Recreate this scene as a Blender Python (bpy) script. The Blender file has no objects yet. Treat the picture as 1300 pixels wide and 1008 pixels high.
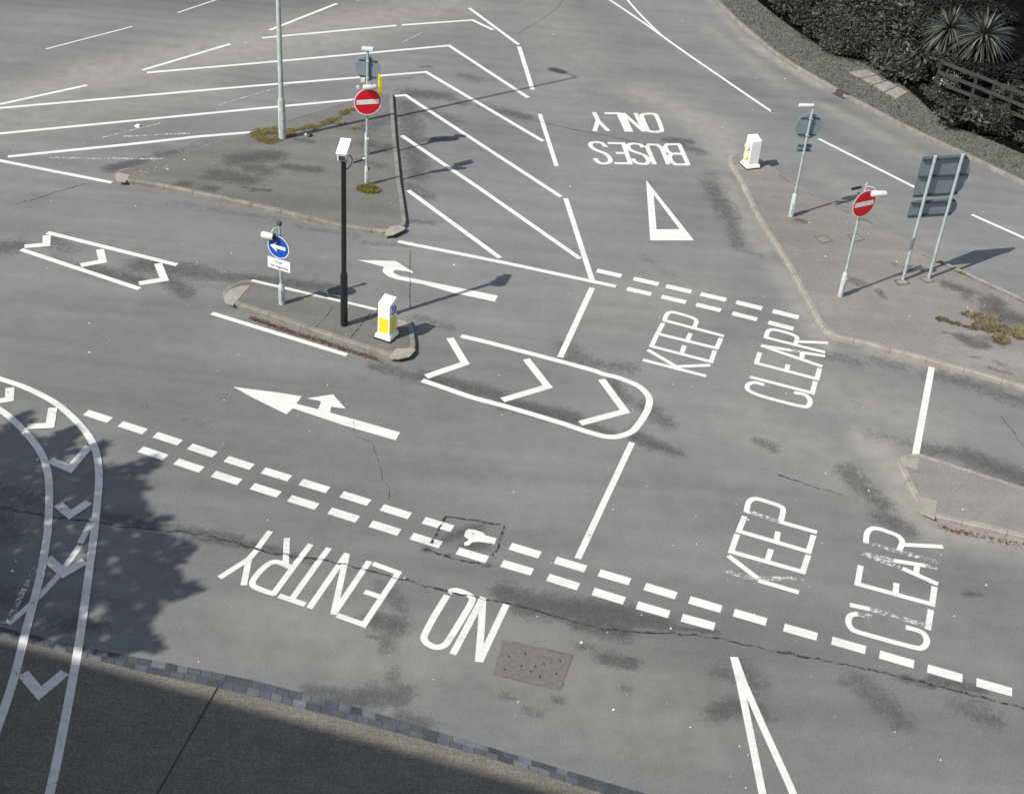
"""A UK road junction seen from a high viewpoint: metres, z up, eye above the origin.
The tables below are the surveyed ground positions of every marking, kerb and stain."""
import bpy, bmesh, math, random
import numpy as np
from mathutils import Vector, Matrix

MARKS=[
["hatching_line",None,0.15,0.004,[["r",0,0,[[-17.717,37.503],[-16.48,38.098],[-9.314,41.405],[-3.774,43.851],[0.42,38.895]]]]],
["hatching_line",None,0.15,0.004,[["r",0,0,[[-17.014,35.723],[-15.822,36.297],[-8.93,39.556],[-5.727,41.027]]]]],
["hatching_line",None,0.15,0.004,[["r",0,0,[[-4.608,41.514],[-4.254,41.676],[1.044,35.107]]]]],
["hatching_line",None,0.16,0.004,[["r",0,0,[[-15.052,34.817],[-11.812,36.336]]],["r",0,0,[[-11.812,36.336],[-10.123,37.18]]],["r",0,0,[[-10.123,37.18],[-8.276,37.937]]]]],
["ghost_line",None,0.1,0.004,[["r",0,2,[[-12.244,36.801],[-10.386,37.387]]]]],
["ghost_line",None,0.1,0.004,[["r",0,2,[[-13.878,34.972],[-13.039,35.089],[-10.458,35.522]]]]],
["edge_line",None,0.15,0.004,[["r",0,0,[[-15.94,34.74],[-15.173,34.522],[-11.698,33.72]]]]],
["hatching_line",None,0.15,0.004,[["r",0,0,[[-12.917,41.816],[-9.716,43.343],[-3.205,46.55],[-0.173,42.313]]]]],
["edge_line",None,0.14,0.004,[["r",0,0,[[-16.582,38.378],[-14.48,40.383]]]]],
["edge_line",None,0.14,0.004,[["r",0,0,[[-13.12,41.991],[-10.826,44.985]]]]],
["edge_line",None,0.14,0.004,[["r",0,0,[[-9.758,46.643],[-7.825,50.053]]]]],
["edge_line",None,0.14,0.004,[["r",0,0,[[-7.174,50.637],[-5.415,51.649]]]]],
["hatching_line",None,0.15,0.004,[["r",0,0,[[-9.868,45.809],[-5.31,48.174]]]]],
["hatching_line",None,0.15,0.004,[["r",0,0,[[-5.125,48.261],[-2.55,49.422],[-1.712,48.537]]]]],
["edge_line",None,0.14,0.004,[["r",0,0,[[-2.774,50.763],[-0.697,47.224]]]]],
["edge_line",None,0.155,0.004,[["r",0,0,[[-0.668,47.019],[-0.049,43.045]]]]],
["edge_line",None,0.14,0.004,[["r",0,0,[[0.254,41.013],[0.873,37.161]]]]],
["edge_line",None,0.15,0.004,[["r",0,0,[[1.178,35.027],[1.925,30.4]]]]],
["edge_line",None,0.155,0.004,[["r",0,0,[[-3.331,31.647],[-0.42,30.958],[2.549,30.18]]]]],
["hatching_line",None,0.15,0.004,[["r",0,0,[[-4.006,38.458],[-1.339,35.208],[1.607,31.506]]]]],
["hatching_line",None,0.15,0.004,[["r",0,0,[[-3.397,34.724],[-0.542,31.198]]]]],
["centre_dash",None,0.08,0.004,[["r",0,1,[[-16.75,43.158],[-14.573,45.897]]]]],
["centre_dash",None,0.08,0.004,[["r",0,1,[[-13.37,47.686],[-12.318,49.418]]]]],
["ghost_line",None,0.07,0.004,[["r",0,2,[[-10.042,39.639],[-8.075,41.879]]]]],
["ghost_line",None,0.07,0.004,[["r",0,2,[[-12.846,36.582],[-11.452,37.932]]]]],
["ghost_line",None,0.07,0.004,[["r",0,2,[[-4.906,46.472],[-4.298,47.656]]]]],
["lane_line",None,0.12,0.004,[["s",0,0,[[1.972,54.58],[2.737,53.125],[4.062,50.645],[5.247,48.254],[6.098,46.612],[7.9,43.194],[8.162,42.799]]]]],
["lane_line",None,0.1,0.004,[["s",0,0,[[3.064,55.249],[3.472,53.306],[4.082,51.177],[4.77,49.211],[5.234,48.293]]]]],
["lane_line",None,0.13,0.004,[["r",0,0,[[9.419,40.835],[11.955,37.694]]]]],
["lane_line",None,0.13,0.004,[["r",0,0,[[13.308,36.135],[15.086,34.305]]]]],
["stop_line",None,0.15,0.004,[["r",0,0,[[1.923,30.006],[1.138,26.611]]]]],
["stop_line",None,0.135,0.004,[["r",0,1,[[2.767,23.466],[1.585,19.556]]]]],
["stop_line",None,0.155,0.004,[["r",0,0,[[10.238,27.512],[9.061,23.793]]]]],
["give_way_dash",None,0,0.004,[["p",0,0,[[2.023,30.835],[2.677,30.649],[2.735,30.851],[2.081,31.037]]]]],
["give_way_dash",None,0,0.004,[["p",0,0,[[2.997,30.56],[3.65,30.371],[3.709,30.572],[3.056,30.761]]]]],
["give_way_dash",None,0,0.004,[["p",0,0,[[3.844,30.313],[4.496,30.118],[4.556,30.319],[3.904,30.514]]]]],
["give_way_dash",None,0,0.004,[["p",0,0,[[4.731,30.047],[5.381,29.847],[5.443,30.047],[4.793,30.247]]]]],
["give_way_dash",None,0,0.004,[["p",0,0,[[5.637,29.769],[6.285,29.561],[6.349,29.761],[5.701,29.969]]]]],
["give_way_dash",None,0,0.004,[["p",0,0,[[6.547,29.472],[7.193,29.259],[7.259,29.458],[6.613,29.671]]]]],
["give_way_dash",None,0,0.004,[["p",0,0,[[2.809,30.013],[3.432,29.827],[3.489,30.019],[2.866,30.205]]]]],
["give_way_dash",None,0,0.004,[["p",0,0,[[3.697,29.748],[4.32,29.562],[4.377,29.754],[3.754,29.94]]]]],
["give_way_dash",None,0,0.004,[["p",0,0,[[4.578,29.49],[5.199,29.297],[5.258,29.488],[4.637,29.681]]]]],
["give_way_dash",None,0,0.004,[["p",0,0,[[5.481,29.206],[6.097,28.999],[6.161,29.188],[5.545,29.395]]]]],
["give_way_dash",None,0,0.004,[["p",0,0,[[6.369,28.9],[6.983,28.685],[7.049,28.874],[6.435,29.089]]]]],
["give_way_dash",None,0,0.004,[["p",0,1,[[-9.12,22.856],[-8.537,22.646],[-8.464,22.848],[-9.047,23.058]]]]],
["give_way_dash",None,0,0.004,[["p",0,1,[[-8.284,22.553],[-7.699,22.348],[-7.628,22.551],[-8.213,22.756]]]]],
["give_way_dash",None,0,0.004,[["p",0,1,[[-7.465,22.275],[-6.882,22.065],[-6.809,22.267],[-7.392,22.477]]]]],
["give_way_dash",None,0,0.004,[["p",0,1,[[-6.654,21.975],[-6.073,21.758],[-5.998,21.959],[-6.579,22.176]]]]],
["give_way_dash",None,0,0.004,[["p",0,1,[[-5.812,21.656],[-5.227,21.451],[-5.156,21.654],[-5.741,21.859]]]]],
["give_way_dash",None,0,0.004,[["p",0,1,[[-4.982,21.377],[-4.393,21.183],[-4.326,21.387],[-4.915,21.581]]]]],
["give_way_dash",None,0,0.004,[["p",0,1,[[-4.15,21.103],[-3.561,20.911],[-3.494,21.115],[-4.083,21.307]]]]],
["give_way_dash",None,0,0.004,[["p",0,1,[[-3.268,20.82],[-2.681,20.62],[-2.612,20.824],[-3.199,21.024]]]]],
["give_way_dash",None,0,0.004,[["p",0,1,[[-2.41,20.513],[-1.823,20.313],[-1.754,20.517],[-2.341,20.717]]]]],
["give_way_dash",None,0,0.004,[["p",0,0,[[-1.534,20.221],[-0.943,20.034],[-0.878,20.239],[-1.469,20.426]]]]],
["give_way_dash","blotchy give way dash beside the tar patch",0,0.004,[["p",0,1,[[-0.651,20.084],[-0.594,20.161],[-0.458,20.159],[-0.293,20.085],[-0.242,20.016],[-0.02,19.955],[-0.056,19.777],[-0.256,19.81],[-0.382,19.809],[-0.496,19.782],[-0.548,19.684],[-0.63,19.658],[-0.653,19.749],[-0.56,19.845],[-0.665,19.942]]]]],
["give_way_dash",None,0,0.004,[["p",0,0,[[0.225,19.659],[0.814,19.465],[0.881,19.669],[0.292,19.863]]]]],
["give_way_dash",None,0,0.004,[["p",0,0,[[1.118,19.364],[1.709,19.177],[1.774,19.382],[1.183,19.569]]]]],
["give_way_dash",None,0,0.004,[["p",0,0,[[1.967,19.102],[2.559,18.917],[2.623,19.122],[2.031,19.307]]]]],
["give_way_dash",None,0,0.004,[["p",0,0,[[2.84,18.824],[3.43,18.635],[3.496,18.84],[2.906,19.029]]]]],
["give_way_dash",None,0,0.004,[["p",0,0,[[3.675,18.554],[4.267,18.371],[4.331,18.576],[3.739,18.759]]]]],
["give_way_dash",None,0,0.004,[["p",0,0,[[4.497,18.307],[5.09,18.126],[5.153,18.331],[4.56,18.512]]]]],
["give_way_dash",None,0,0.004,[["p",0,0,[[5.404,18.021],[5.999,17.845],[6.06,18.051],[5.465,18.227]]]]],
["give_way_dash",None,0,0.004,[["p",0,0,[[6.26,17.78],[6.855,17.605],[6.916,17.812],[6.321,17.987]]]]],
["give_way_dash",None,0,0.004,[["p",0,0,[[7.095,17.527],[7.688,17.344],[7.751,17.549],[7.158,17.732]]]]],
["give_way_dash",None,0,0.004,[["p",0,0,[[7.919,17.271],[8.513,17.093],[8.575,17.299],[7.981,17.477]]]]],
["give_way_dash",None,0,0.004,[["p",0,0,[[8.749,17.027],[9.345,16.853],[9.405,17.059],[8.809,17.233]]]]],
["give_way_dash",None,0,0.004,[["p",0,1,[[-7.633,21.748],[-7.051,21.534],[-6.977,21.736],[-7.559,21.95]]]]],
["give_way_dash",None,0,0.004,[["p",0,1,[[-6.805,21.442],[-6.222,21.232],[-6.149,21.434],[-6.732,21.644]]]]],
["give_way_dash",None,0,0.004,[["p",0,1,[[-5.959,21.137],[-5.373,20.934],[-5.303,21.137],[-5.889,21.34]]]]],
["give_way_dash",None,0,0.004,[["p",0,1,[[-5.098,20.844],[-4.511,20.645],[-4.442,20.848],[-5.029,21.047]]]]],
["give_way_dash",None,0,0.004,[["p",0,1,[[-4.284,20.565],[-3.696,20.367],[-3.628,20.571],[-4.216,20.769]]]]],
["give_way_dash",None,0,0.004,[["p",0,1,[[-3.427,20.28],[-2.839,20.084],[-2.771,20.288],[-3.359,20.484]]]]],
["give_way_dash",None,0,0.004,[["p",0,1,[[-2.563,19.989],[-1.974,19.797],[-1.907,20.001],[-2.496,20.193]]]]],
["give_way_dash",None,0,0.004,[["p",0,1,[[-1.724,19.723],[-1.135,19.529],[-1.068,19.733],[-1.657,19.927]]]]],
["give_way_dash",None,0,0.004,[["p",0,1,[[-0.791,19.399],[-0.199,19.214],[-0.135,19.419],[-0.727,19.604]]]]],
["give_way_dash",None,0,0.004,[["p",0,0,[[0.089,19.149],[0.682,18.966],[0.745,19.171],[0.152,19.354]]]]],
["give_way_dash",None,0,0.004,[["p",0,0,[[0.981,18.858],[1.57,18.664],[1.637,18.868],[1.048,19.062]]]]],
["give_way_dash",None,0,0.004,[["p",0,0,[[1.847,18.574],[2.437,18.383],[2.503,18.588],[1.913,18.779]]]]],
["give_way_dash",None,0,0.004,[["p",0,0,[[2.676,18.299],[3.27,18.121],[3.332,18.327],[2.738,18.505]]]]],
["give_way_dash",None,0,0.004,[["p",0,0,[[3.505,18.062],[4.102,17.895],[4.159,18.102],[3.562,18.269]]]]],
["edge_line",None,0.155,0.004,[["r",0,0,[[-12.487,30.6],[-8.771,29.472]]]]],
["edge_line",None,0.155,0.004,[["r",0,0,[[-12.837,29.613],[-9.375,28.163]]]]],
["chevron_mark",None,0.2,0.004,[["r",0,0,[[-12.452,30.45],[-12.302,29.971],[-12.807,29.779]]]]],
["chevron_mark",None,0.2,0.004,[["r",0,0,[[-10.894,29.937],[-10.646,29.353],[-11.125,29.067]]]]],
["chevron_mark",None,0.2,0.004,[["r",0,0,[[-9.258,29.466],[-8.897,28.715],[-9.455,28.416]]]]],
["chevron_box_outline","thin white outline with rounded end around three chevrons",0.16,0.004,[["s",0,0,[[-1.281,27.199],[-0.761,27.057],[-0.218,26.885],[0.836,26.544],[1.87,26.191],[2.185,26.041],[2.466,25.964],[2.745,25.829],[2.974,25.672],[3.13,25.458],[3.216,25.188],[3.185,24.867],[3.069,24.479],[2.897,24.075],[2.779,23.872],[2.597,23.714],[2.418,23.624],[2.241,23.6],[2.065,23.628],[1.712,23.75],[1.266,23.944],[0.589,24.2],[-0.096,24.444],[-0.838,24.677],[-1.429,24.936],[-2.027,25.19]]]]],
["chevron_mark",None,0.185,0.004,[["r",0,0,[[-1.539,27.071],[-1.096,26.036],[-1.95,25.35]]]]],
["chevron_mark",None,0.185,0.004,[["r",0,0,[[0.331,26.422],[0.872,25.346],[-0.147,24.667]]]]],
["chevron_mark",None,0.185,0.004,[["r",0,0,[[2.121,25.823],[2.643,24.613],[1.622,24.015]]]]],
["curved_line",None,0.15,0.017,[["s",0,1,[[-12.116,24.187],[-11.295,23.908],[-10.627,23.651],[-9.92,23.254],[-9.383,22.807],[-8.9,22.295],[-8.561,21.816],[-8.322,21.304],[-8.111,20.676],[-7.929,19.946],[-7.79,19.361],[-7.729,19.099],[-7.382,17.491],[-7.132,16.296],[-6.946,15.28],[-6.816,14.538],[-6.651,13.527],[-6.499,12.43]]]]],
["curved_line",None,0.15,0.017,[["s",0,1,[[-11.787,23.334],[-10.885,22.784],[-10.396,22.378],[-9.872,21.848],[-9.463,21.322],[-9.13,20.674],[-8.836,19.832],[-8.666,19.253],[-8.591,18.994],[-8.345,17.855],[-8.131,16.499],[-7.963,15.485],[-7.856,14.494],[-7.766,13.224]]]]],
["chevron_mark",None,0.19,0.013,[["r",0,1,[[-10.969,23.618],[-10.828,23.202],[-11.223,22.997]]]]],
["chevron_mark",None,0.19,0.013,[["r",0,1,[[-9.821,23.02],[-9.675,22.39],[-10.131,22.292]]]]],
["chevron_mark",None,0.19,0.013,[["r",0,1,[[-8.654,21.803],[-8.807,21.015],[-9.292,21.244]]]]],
["chevron_mark",None,0.19,0.013,[["r",0,1,[[-8.118,20.045],[-8.354,19.631],[-8.689,19.912]]]]],
["chevron_mark",None,0.19,0.013,[["r",0,1,[[-7.674,18.369],[-7.951,18.008],[-8.388,18.367]]]]],
["chevron_mark",None,0.19,0.013,[["r",0,1,[[-7.164,15.639],[-7.421,15.141],[-7.848,15.543]]]]],
["ghost_line",None,0.12,0.004,[["r",0,1,[[-7.897,19.586],[-7.92,18.851]]],["r",0,1,[[-7.901,18.791],[-8.023,18.0],[-8.171,17.452],[-8.322,17.049],[-8.503,16.654]]]]],
["ghost_line",None,0.1,0.004,[["r",0,2,[[-8.487,18.439],[-8.522,17.412],[-8.512,16.727]]]]],
["lane_arrow","white arrow with bent head curling back to the upper left",0,0.004,[["p",0,0,[[-4.249,30.469],[-3.272,30.582],[-2.747,30.073],[-2.774,30.015],[-2.897,30.082],[-3.217,30.117],[-3.267,30.055],[-3.24,29.94],[-3.067,29.822],[-2.459,29.69],[-0.49,29.23],[-0.555,28.923],[-1.594,29.183],[-2.439,29.498],[-3.111,29.631],[-3.355,29.743],[-3.508,29.916],[-3.551,30.043],[-3.531,30.227],[-3.721,30.284]]]]],
["lane_arrow","long white ahead arrow with a short right-turn branch",0,0.004,[["p",0,0,[[-6.2,24.34],[-5.764,24.299],[-5.216,24.259],[-4.627,24.185],[-4.691,23.891],[-4.186,23.747],[-4.164,24.018],[-4.204,24.066],[-4.496,24.126],[-3.95,24.358],[-3.59,23.852],[-3.92,23.883],[-3.907,23.664],[-2.3,23.15],[-2.361,22.853],[-3.58,23.255],[-4.734,23.709],[-4.835,23.469],[-5.701,23.996]]]]],
["give_way_triangle","elongated hollow white give way triangle",0,0.004,[["t",0,0,[[3.593,36.675],[4.796,33.073],[3.555,32.864],[3.781,35.728],[4.423,33.674],[3.765,33.562]]]]],
["merging_line",None,0.13,0.004,[["r",0,1,[[4.415,17.269],[4.472,16.633],[4.525,15.71],[4.603,14.324],[4.632,13.785]]]]],
["merging_line",None,0.13,0.004,[["r",0,1,[[4.432,17.261],[4.543,16.641],[4.761,15.734],[5.057,14.568],[5.22,13.842]]]]],
["edge_line",None,0.14,0.004,[["r",0,0,[[-7.37,27.314],[-3.875,25.976]]]]],
["only_lettering","white road word ONLY, upside down",0.15,0.004,[["r",0,0,[[2.047,41.525],[2.171,40.89],[2.06,39.994]]],["r",0,0,[[2.171,40.868],[2.509,40.082]]],["r",0,0,[[2.398,41.498],[2.866,41.592],[3.108,40.15]]],["r",0,0,[[2.997,41.642],[3.242,40.176]]],["r",0,0,[[3.012,41.645],[3.664,40.274]]],["r",0,0,[[3.434,41.73],[3.681,40.263]]],["s",1,0,[[3.774,41.723],[4.034,41.776],[4.138,41.584],[4.254,40.607],[4.189,40.377],[3.882,40.316],[3.772,40.526],[3.642,41.447],[3.664,41.64]]]]],
["buses_lettering","white road word BUSES, upside down",0.145,0.004,[["s",0,0,[[2.403,38.836],[2.3,39.091],[2.112,39.145],[1.938,39.042],[1.937,38.781],[2.107,38.541],[2.362,38.354],[2.5,38.08],[2.523,37.788],[2.38,37.63],[2.184,37.639],[2.046,37.928]]],["r",0,0,[[2.465,39.144],[2.967,39.22],[3.142,37.767],[2.651,37.694]]],["r",0,0,[[2.711,38.454],[3.049,38.498]]],["s",0,0,[[3.577,39.027],[3.503,39.233],[3.302,39.271],[3.117,39.111],[3.171,38.779],[3.423,38.576],[3.617,38.425],[3.718,38.112],[3.651,37.849],[3.481,37.804],[3.314,37.891],[3.232,38.139]]],["r",0,0,[[3.904,37.838],[3.716,39.123],[3.795,39.297],[4.057,39.312],[4.185,39.075],[4.331,37.918]]],["r",0,0,[[4.808,39.506],[4.366,39.407],[4.292,39.199],[4.366,38.851],[4.475,38.736],[4.85,38.78]]],["r",0,0,[[4.475,38.736],[4.391,38.505],[4.43,38.179],[4.559,37.96],[4.987,38.034]]],["r",0,0,[[4.758,39.496],[4.958,38.015]]]]],
["keep_lettering","white road word KEEP beside the upper give way dashes",0.118,0.004,[["r",0,0,[[3.122,26.797],[4.616,26.313]]],["r",0,0,[[3.264,27.253],[3.938,26.599]]],["r",0,0,[[3.939,26.618],[4.751,26.799]]],["r",0,0,[[3.512,27.952],[3.362,27.429],[4.78,26.952],[4.916,27.466]]],["r",0,0,[[4.179,27.581],[4.09,27.222]]],["r",0,0,[[3.706,28.553],[3.537,28.027],[4.968,27.582],[5.121,28.066]]],["r",0,0,[[4.367,28.172],[4.265,27.828]]],["r",0,0,[[5.203,28.166],[3.713,28.693]]],["s",0,0,[[3.737,28.651],[3.801,28.93],[3.875,29.074],[3.987,29.113],[4.202,29.041],[4.436,28.936],[4.542,28.836],[4.545,28.693],[4.48,28.479]]]]],
["clear_lettering","white road word CLEAR at the corner of the right island",0.118,0.004,[["s",0,0,[[5.975,26.136],[5.75,26.21],[5.58,26.08],[5.57,25.869],[5.801,25.694],[6.232,25.528],[6.756,25.378],[6.915,25.42],[6.988,25.654],[6.894,25.868],[6.65,25.917]]],["r",0,0,[[5.664,26.432],[7.087,25.966],[7.231,26.463]]],["r",0,0,[[6.025,27.544],[5.889,27.053],[7.284,26.578],[7.423,27.055]]],["r",0,0,[[6.664,27.108],[6.586,26.824]]],["r",0,0,[[6.091,27.875],[6.563,27.623],[7.502,27.141]]],["r",0,1,[[6.091,27.875],[6.83,27.754]]],["r",0,2,[[6.83,27.754],[7.073,27.698]]],["r",0,0,[[7.073,27.698],[7.636,27.622]]],["r",0,0,[[7.098,27.702],[7.038,27.444]]],["r",0,0,[[7.666,27.786],[6.224,28.267]]],["s",0,0,[[6.25,28.234],[6.329,28.52],[6.42,28.644],[6.562,28.651],[6.783,28.579],[6.974,28.474],[7.047,28.353],[6.972,28.075]]],["r",0,0,[[7.039,28.192],[7.812,28.246]]]]],
["entry_lettering","white road word ENTRY, upside down",0.12,0.004,[["r",0,1,[[-4.439,19.63],[-4.583,19.104]]],["r",0,0,[[-4.589,19.06],[-4.68,18.8],[-5.114,18.23]]],["r",0,0,[[-4.683,18.812],[-4.629,18.082]]],["r",0,1,[[-3.596,19.354],[-3.762,18.837]]],["r",0,0,[[-3.762,18.837],[-4.051,17.899]]],["s",0,0,[[-4.019,17.919],[-4.228,17.983],[-4.398,18.056],[-4.477,18.128],[-4.479,18.271],[-4.393,18.522],[-4.275,18.721],[-4.128,18.781],[-3.845,18.658]]],["r",0,1,[[-4.083,19.472],[-3.968,18.727]]],["r",0,1,[[-3.232,19.284],[-3.383,18.818]]],["r",0,0,[[-3.383,18.818],[-3.681,17.838]]],["r",0,0,[[-3.937,17.888],[-3.416,17.71]]],["r",0,0,[[-2.865,19.18],[-3.332,17.629]]],["r",0,0,[[-2.868,19.145],[-2.87,17.518]]],["r",0,0,[[-2.412,19.01],[-2.866,17.545]]],["r",0,0,[[-2.34,18.95],[-1.829,18.748],[-2.288,17.325],[-2.806,17.513]]],["r",0,0,[[-2.391,18.175],[-2.074,18.063]]]]],
["no_lettering","white road word NO, upside down",0.13,0.004,[["s",0,0,[[-0.83,18.316],[-0.787,18.371],[-0.71,18.405],[-0.584,18.374],[-0.438,18.296],[-0.383,18.222],[-0.397,18.096],[-0.475,17.842],[-0.629,17.393],[-0.74,17.088],[-0.798,16.982],[-0.886,16.927],[-0.995,16.929],[-1.12,17.007],[-1.171,17.098],[-1.17,17.203],[-1.073,17.581],[-0.953,17.958],[-0.853,18.255]]],["r",0,1,[[-0.182,18.282],[-0.63,16.78]]],["r",0,1,[[-0.186,18.269],[-0.166,17.397],[-0.163,16.651]]],["r",0,1,[[0.259,18.141],[-0.146,16.659]]]]],
["keep_lettering","worn white road word KEEP near the lower right",0.118,0.004,[["r",0,2,[[4.402,19.568],[5.089,19.35]]],["r",0,0,[[5.089,19.35],[5.848,19.106]]],["r",0,1,[[4.567,19.995],[5.094,19.4]]],["r",0,2,[[5.117,19.403],[5.987,19.511]]],["r",0,0,[[4.811,20.673],[4.637,20.124],[6.002,19.7],[6.183,20.205]]],["r",0,0,[[5.45,20.291],[5.342,19.967]]],["r",0,0,[[5.019,21.253],[4.851,20.768],[6.203,20.312],[6.378,20.828]]],["r",0,0,[[5.658,20.849],[5.587,20.554]]],["r",0,0,[[6.462,20.929],[5.722,21.173]]],["r",0,2,[[5.722,21.173],[5.084,21.414]]],["s",0,0,[[5.064,21.381],[5.135,21.673],[5.215,21.809],[5.338,21.851],[5.551,21.782],[5.761,21.694],[5.849,21.573],[5.762,21.208]]]]],
["clear_lettering","worn white road word CLEAR at the lower right",0.118,0.004,[["r",0,2,[[7.166,18.592],[6.87,18.651]]],["s",0,0,[[6.896,18.647],[6.752,18.582],[6.686,18.426],[6.704,18.263],[6.814,18.166],[7.311,18.015],[7.805,17.881],[7.963,17.887],[8.078,18.036],[8.085,18.217],[8.001,18.316],[7.76,18.392]]],["r",0,1,[[6.788,18.876],[7.164,18.798]]],["r",0,2,[[7.164,18.798],[8.167,18.474]]],["r",0,0,[[8.136,18.452],[8.189,18.429],[8.349,18.921]]],["r",0,0,[[7.196,20.021],[7.039,19.479],[8.404,19.072],[8.563,19.578]]],["r",0,0,[[7.82,19.59],[7.738,19.266]]],["r",0,2,[[7.294,20.392],[8.028,20.037]]],["r",0,0,[[8.028,20.037],[8.65,19.659]]],["r",0,2,[[7.294,20.392],[7.901,20.248]]],["r",0,0,[[7.901,20.248],[8.504,20.175]]],["r",0,2,[[8.504,20.175],[8.762,20.136]]],["r",0,0,[[8.346,20.157],[8.263,19.89]]],["r",0,2,[[8.825,20.296],[7.412,20.736]]],["s",0,0,[[7.422,20.716],[7.5,21.027],[7.627,21.187],[7.768,21.2],[7.957,21.126],[8.125,21.029],[8.185,20.851],[8.063,20.568]]],["r",0,0,[[8.173,20.764],[9.004,20.8]]]]],
["white_kerb_line",None,0.1,0.128,[["r",0,0,[[-6.699,28.806],[-3.429,27.902]]]]],
]
SEAMS=[
[0.042,0.03,[[-10.085,19.746],[-8.78,19.551],[-7.357,19.422],[-5.974,19.405],[-5.01,19.201],[-4.397,19.026],[-3.138,18.908],[-1.897,18.616],[-0.828,18.334],[0.364,18.135],[1.977,17.705],[4.006,17.731],[4.856,17.548],[6.54,17.286],[7.905,16.998],[9.746,16.514]]],
[0.035,0.02,[[0.087,40.44],[1.07,40.075],[2.745,39.62],[4.005,39.099]]],
[0.05,0.02,[[-1.072,20.483],[0.122,20.365]]],
[0.05,0.02,[[0.122,20.365],[-0.008,19.575],[-0.092,19.428]]],
[0.05,0.02,[[-1.072,20.483],[-1.279,19.652]]],
[0.05,0.02,[[-1.383,19.456],[-0.753,19.259],[-0.106,19.135]]],
[0.014,0.015,[[-3.367,23.447],[-3.242,22.879],[-2.853,22.716],[-2.685,22.247],[-2.451,21.401],[-2.313,21.288],[-2.259,20.845]]],
[0.03,0.03,[[-13.811,31.989],[-13.17,32.687],[-12.34,33.591]]],
[0.02,0.02,[[-0.829,48.245],[-0.05,49.856],[0.692,51.654],[0.992,53.19]]],
[0.03,0.02,[[5.904,22.727],[6.446,22.481],[7.192,22.196]]],
[0.02,0.02,[[11.455,25.636],[11.548,25.086],[11.664,24.477]]],
[0.02,0.01,[[-2.967,31.292],[-2.636,28.25]]],
]
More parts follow.
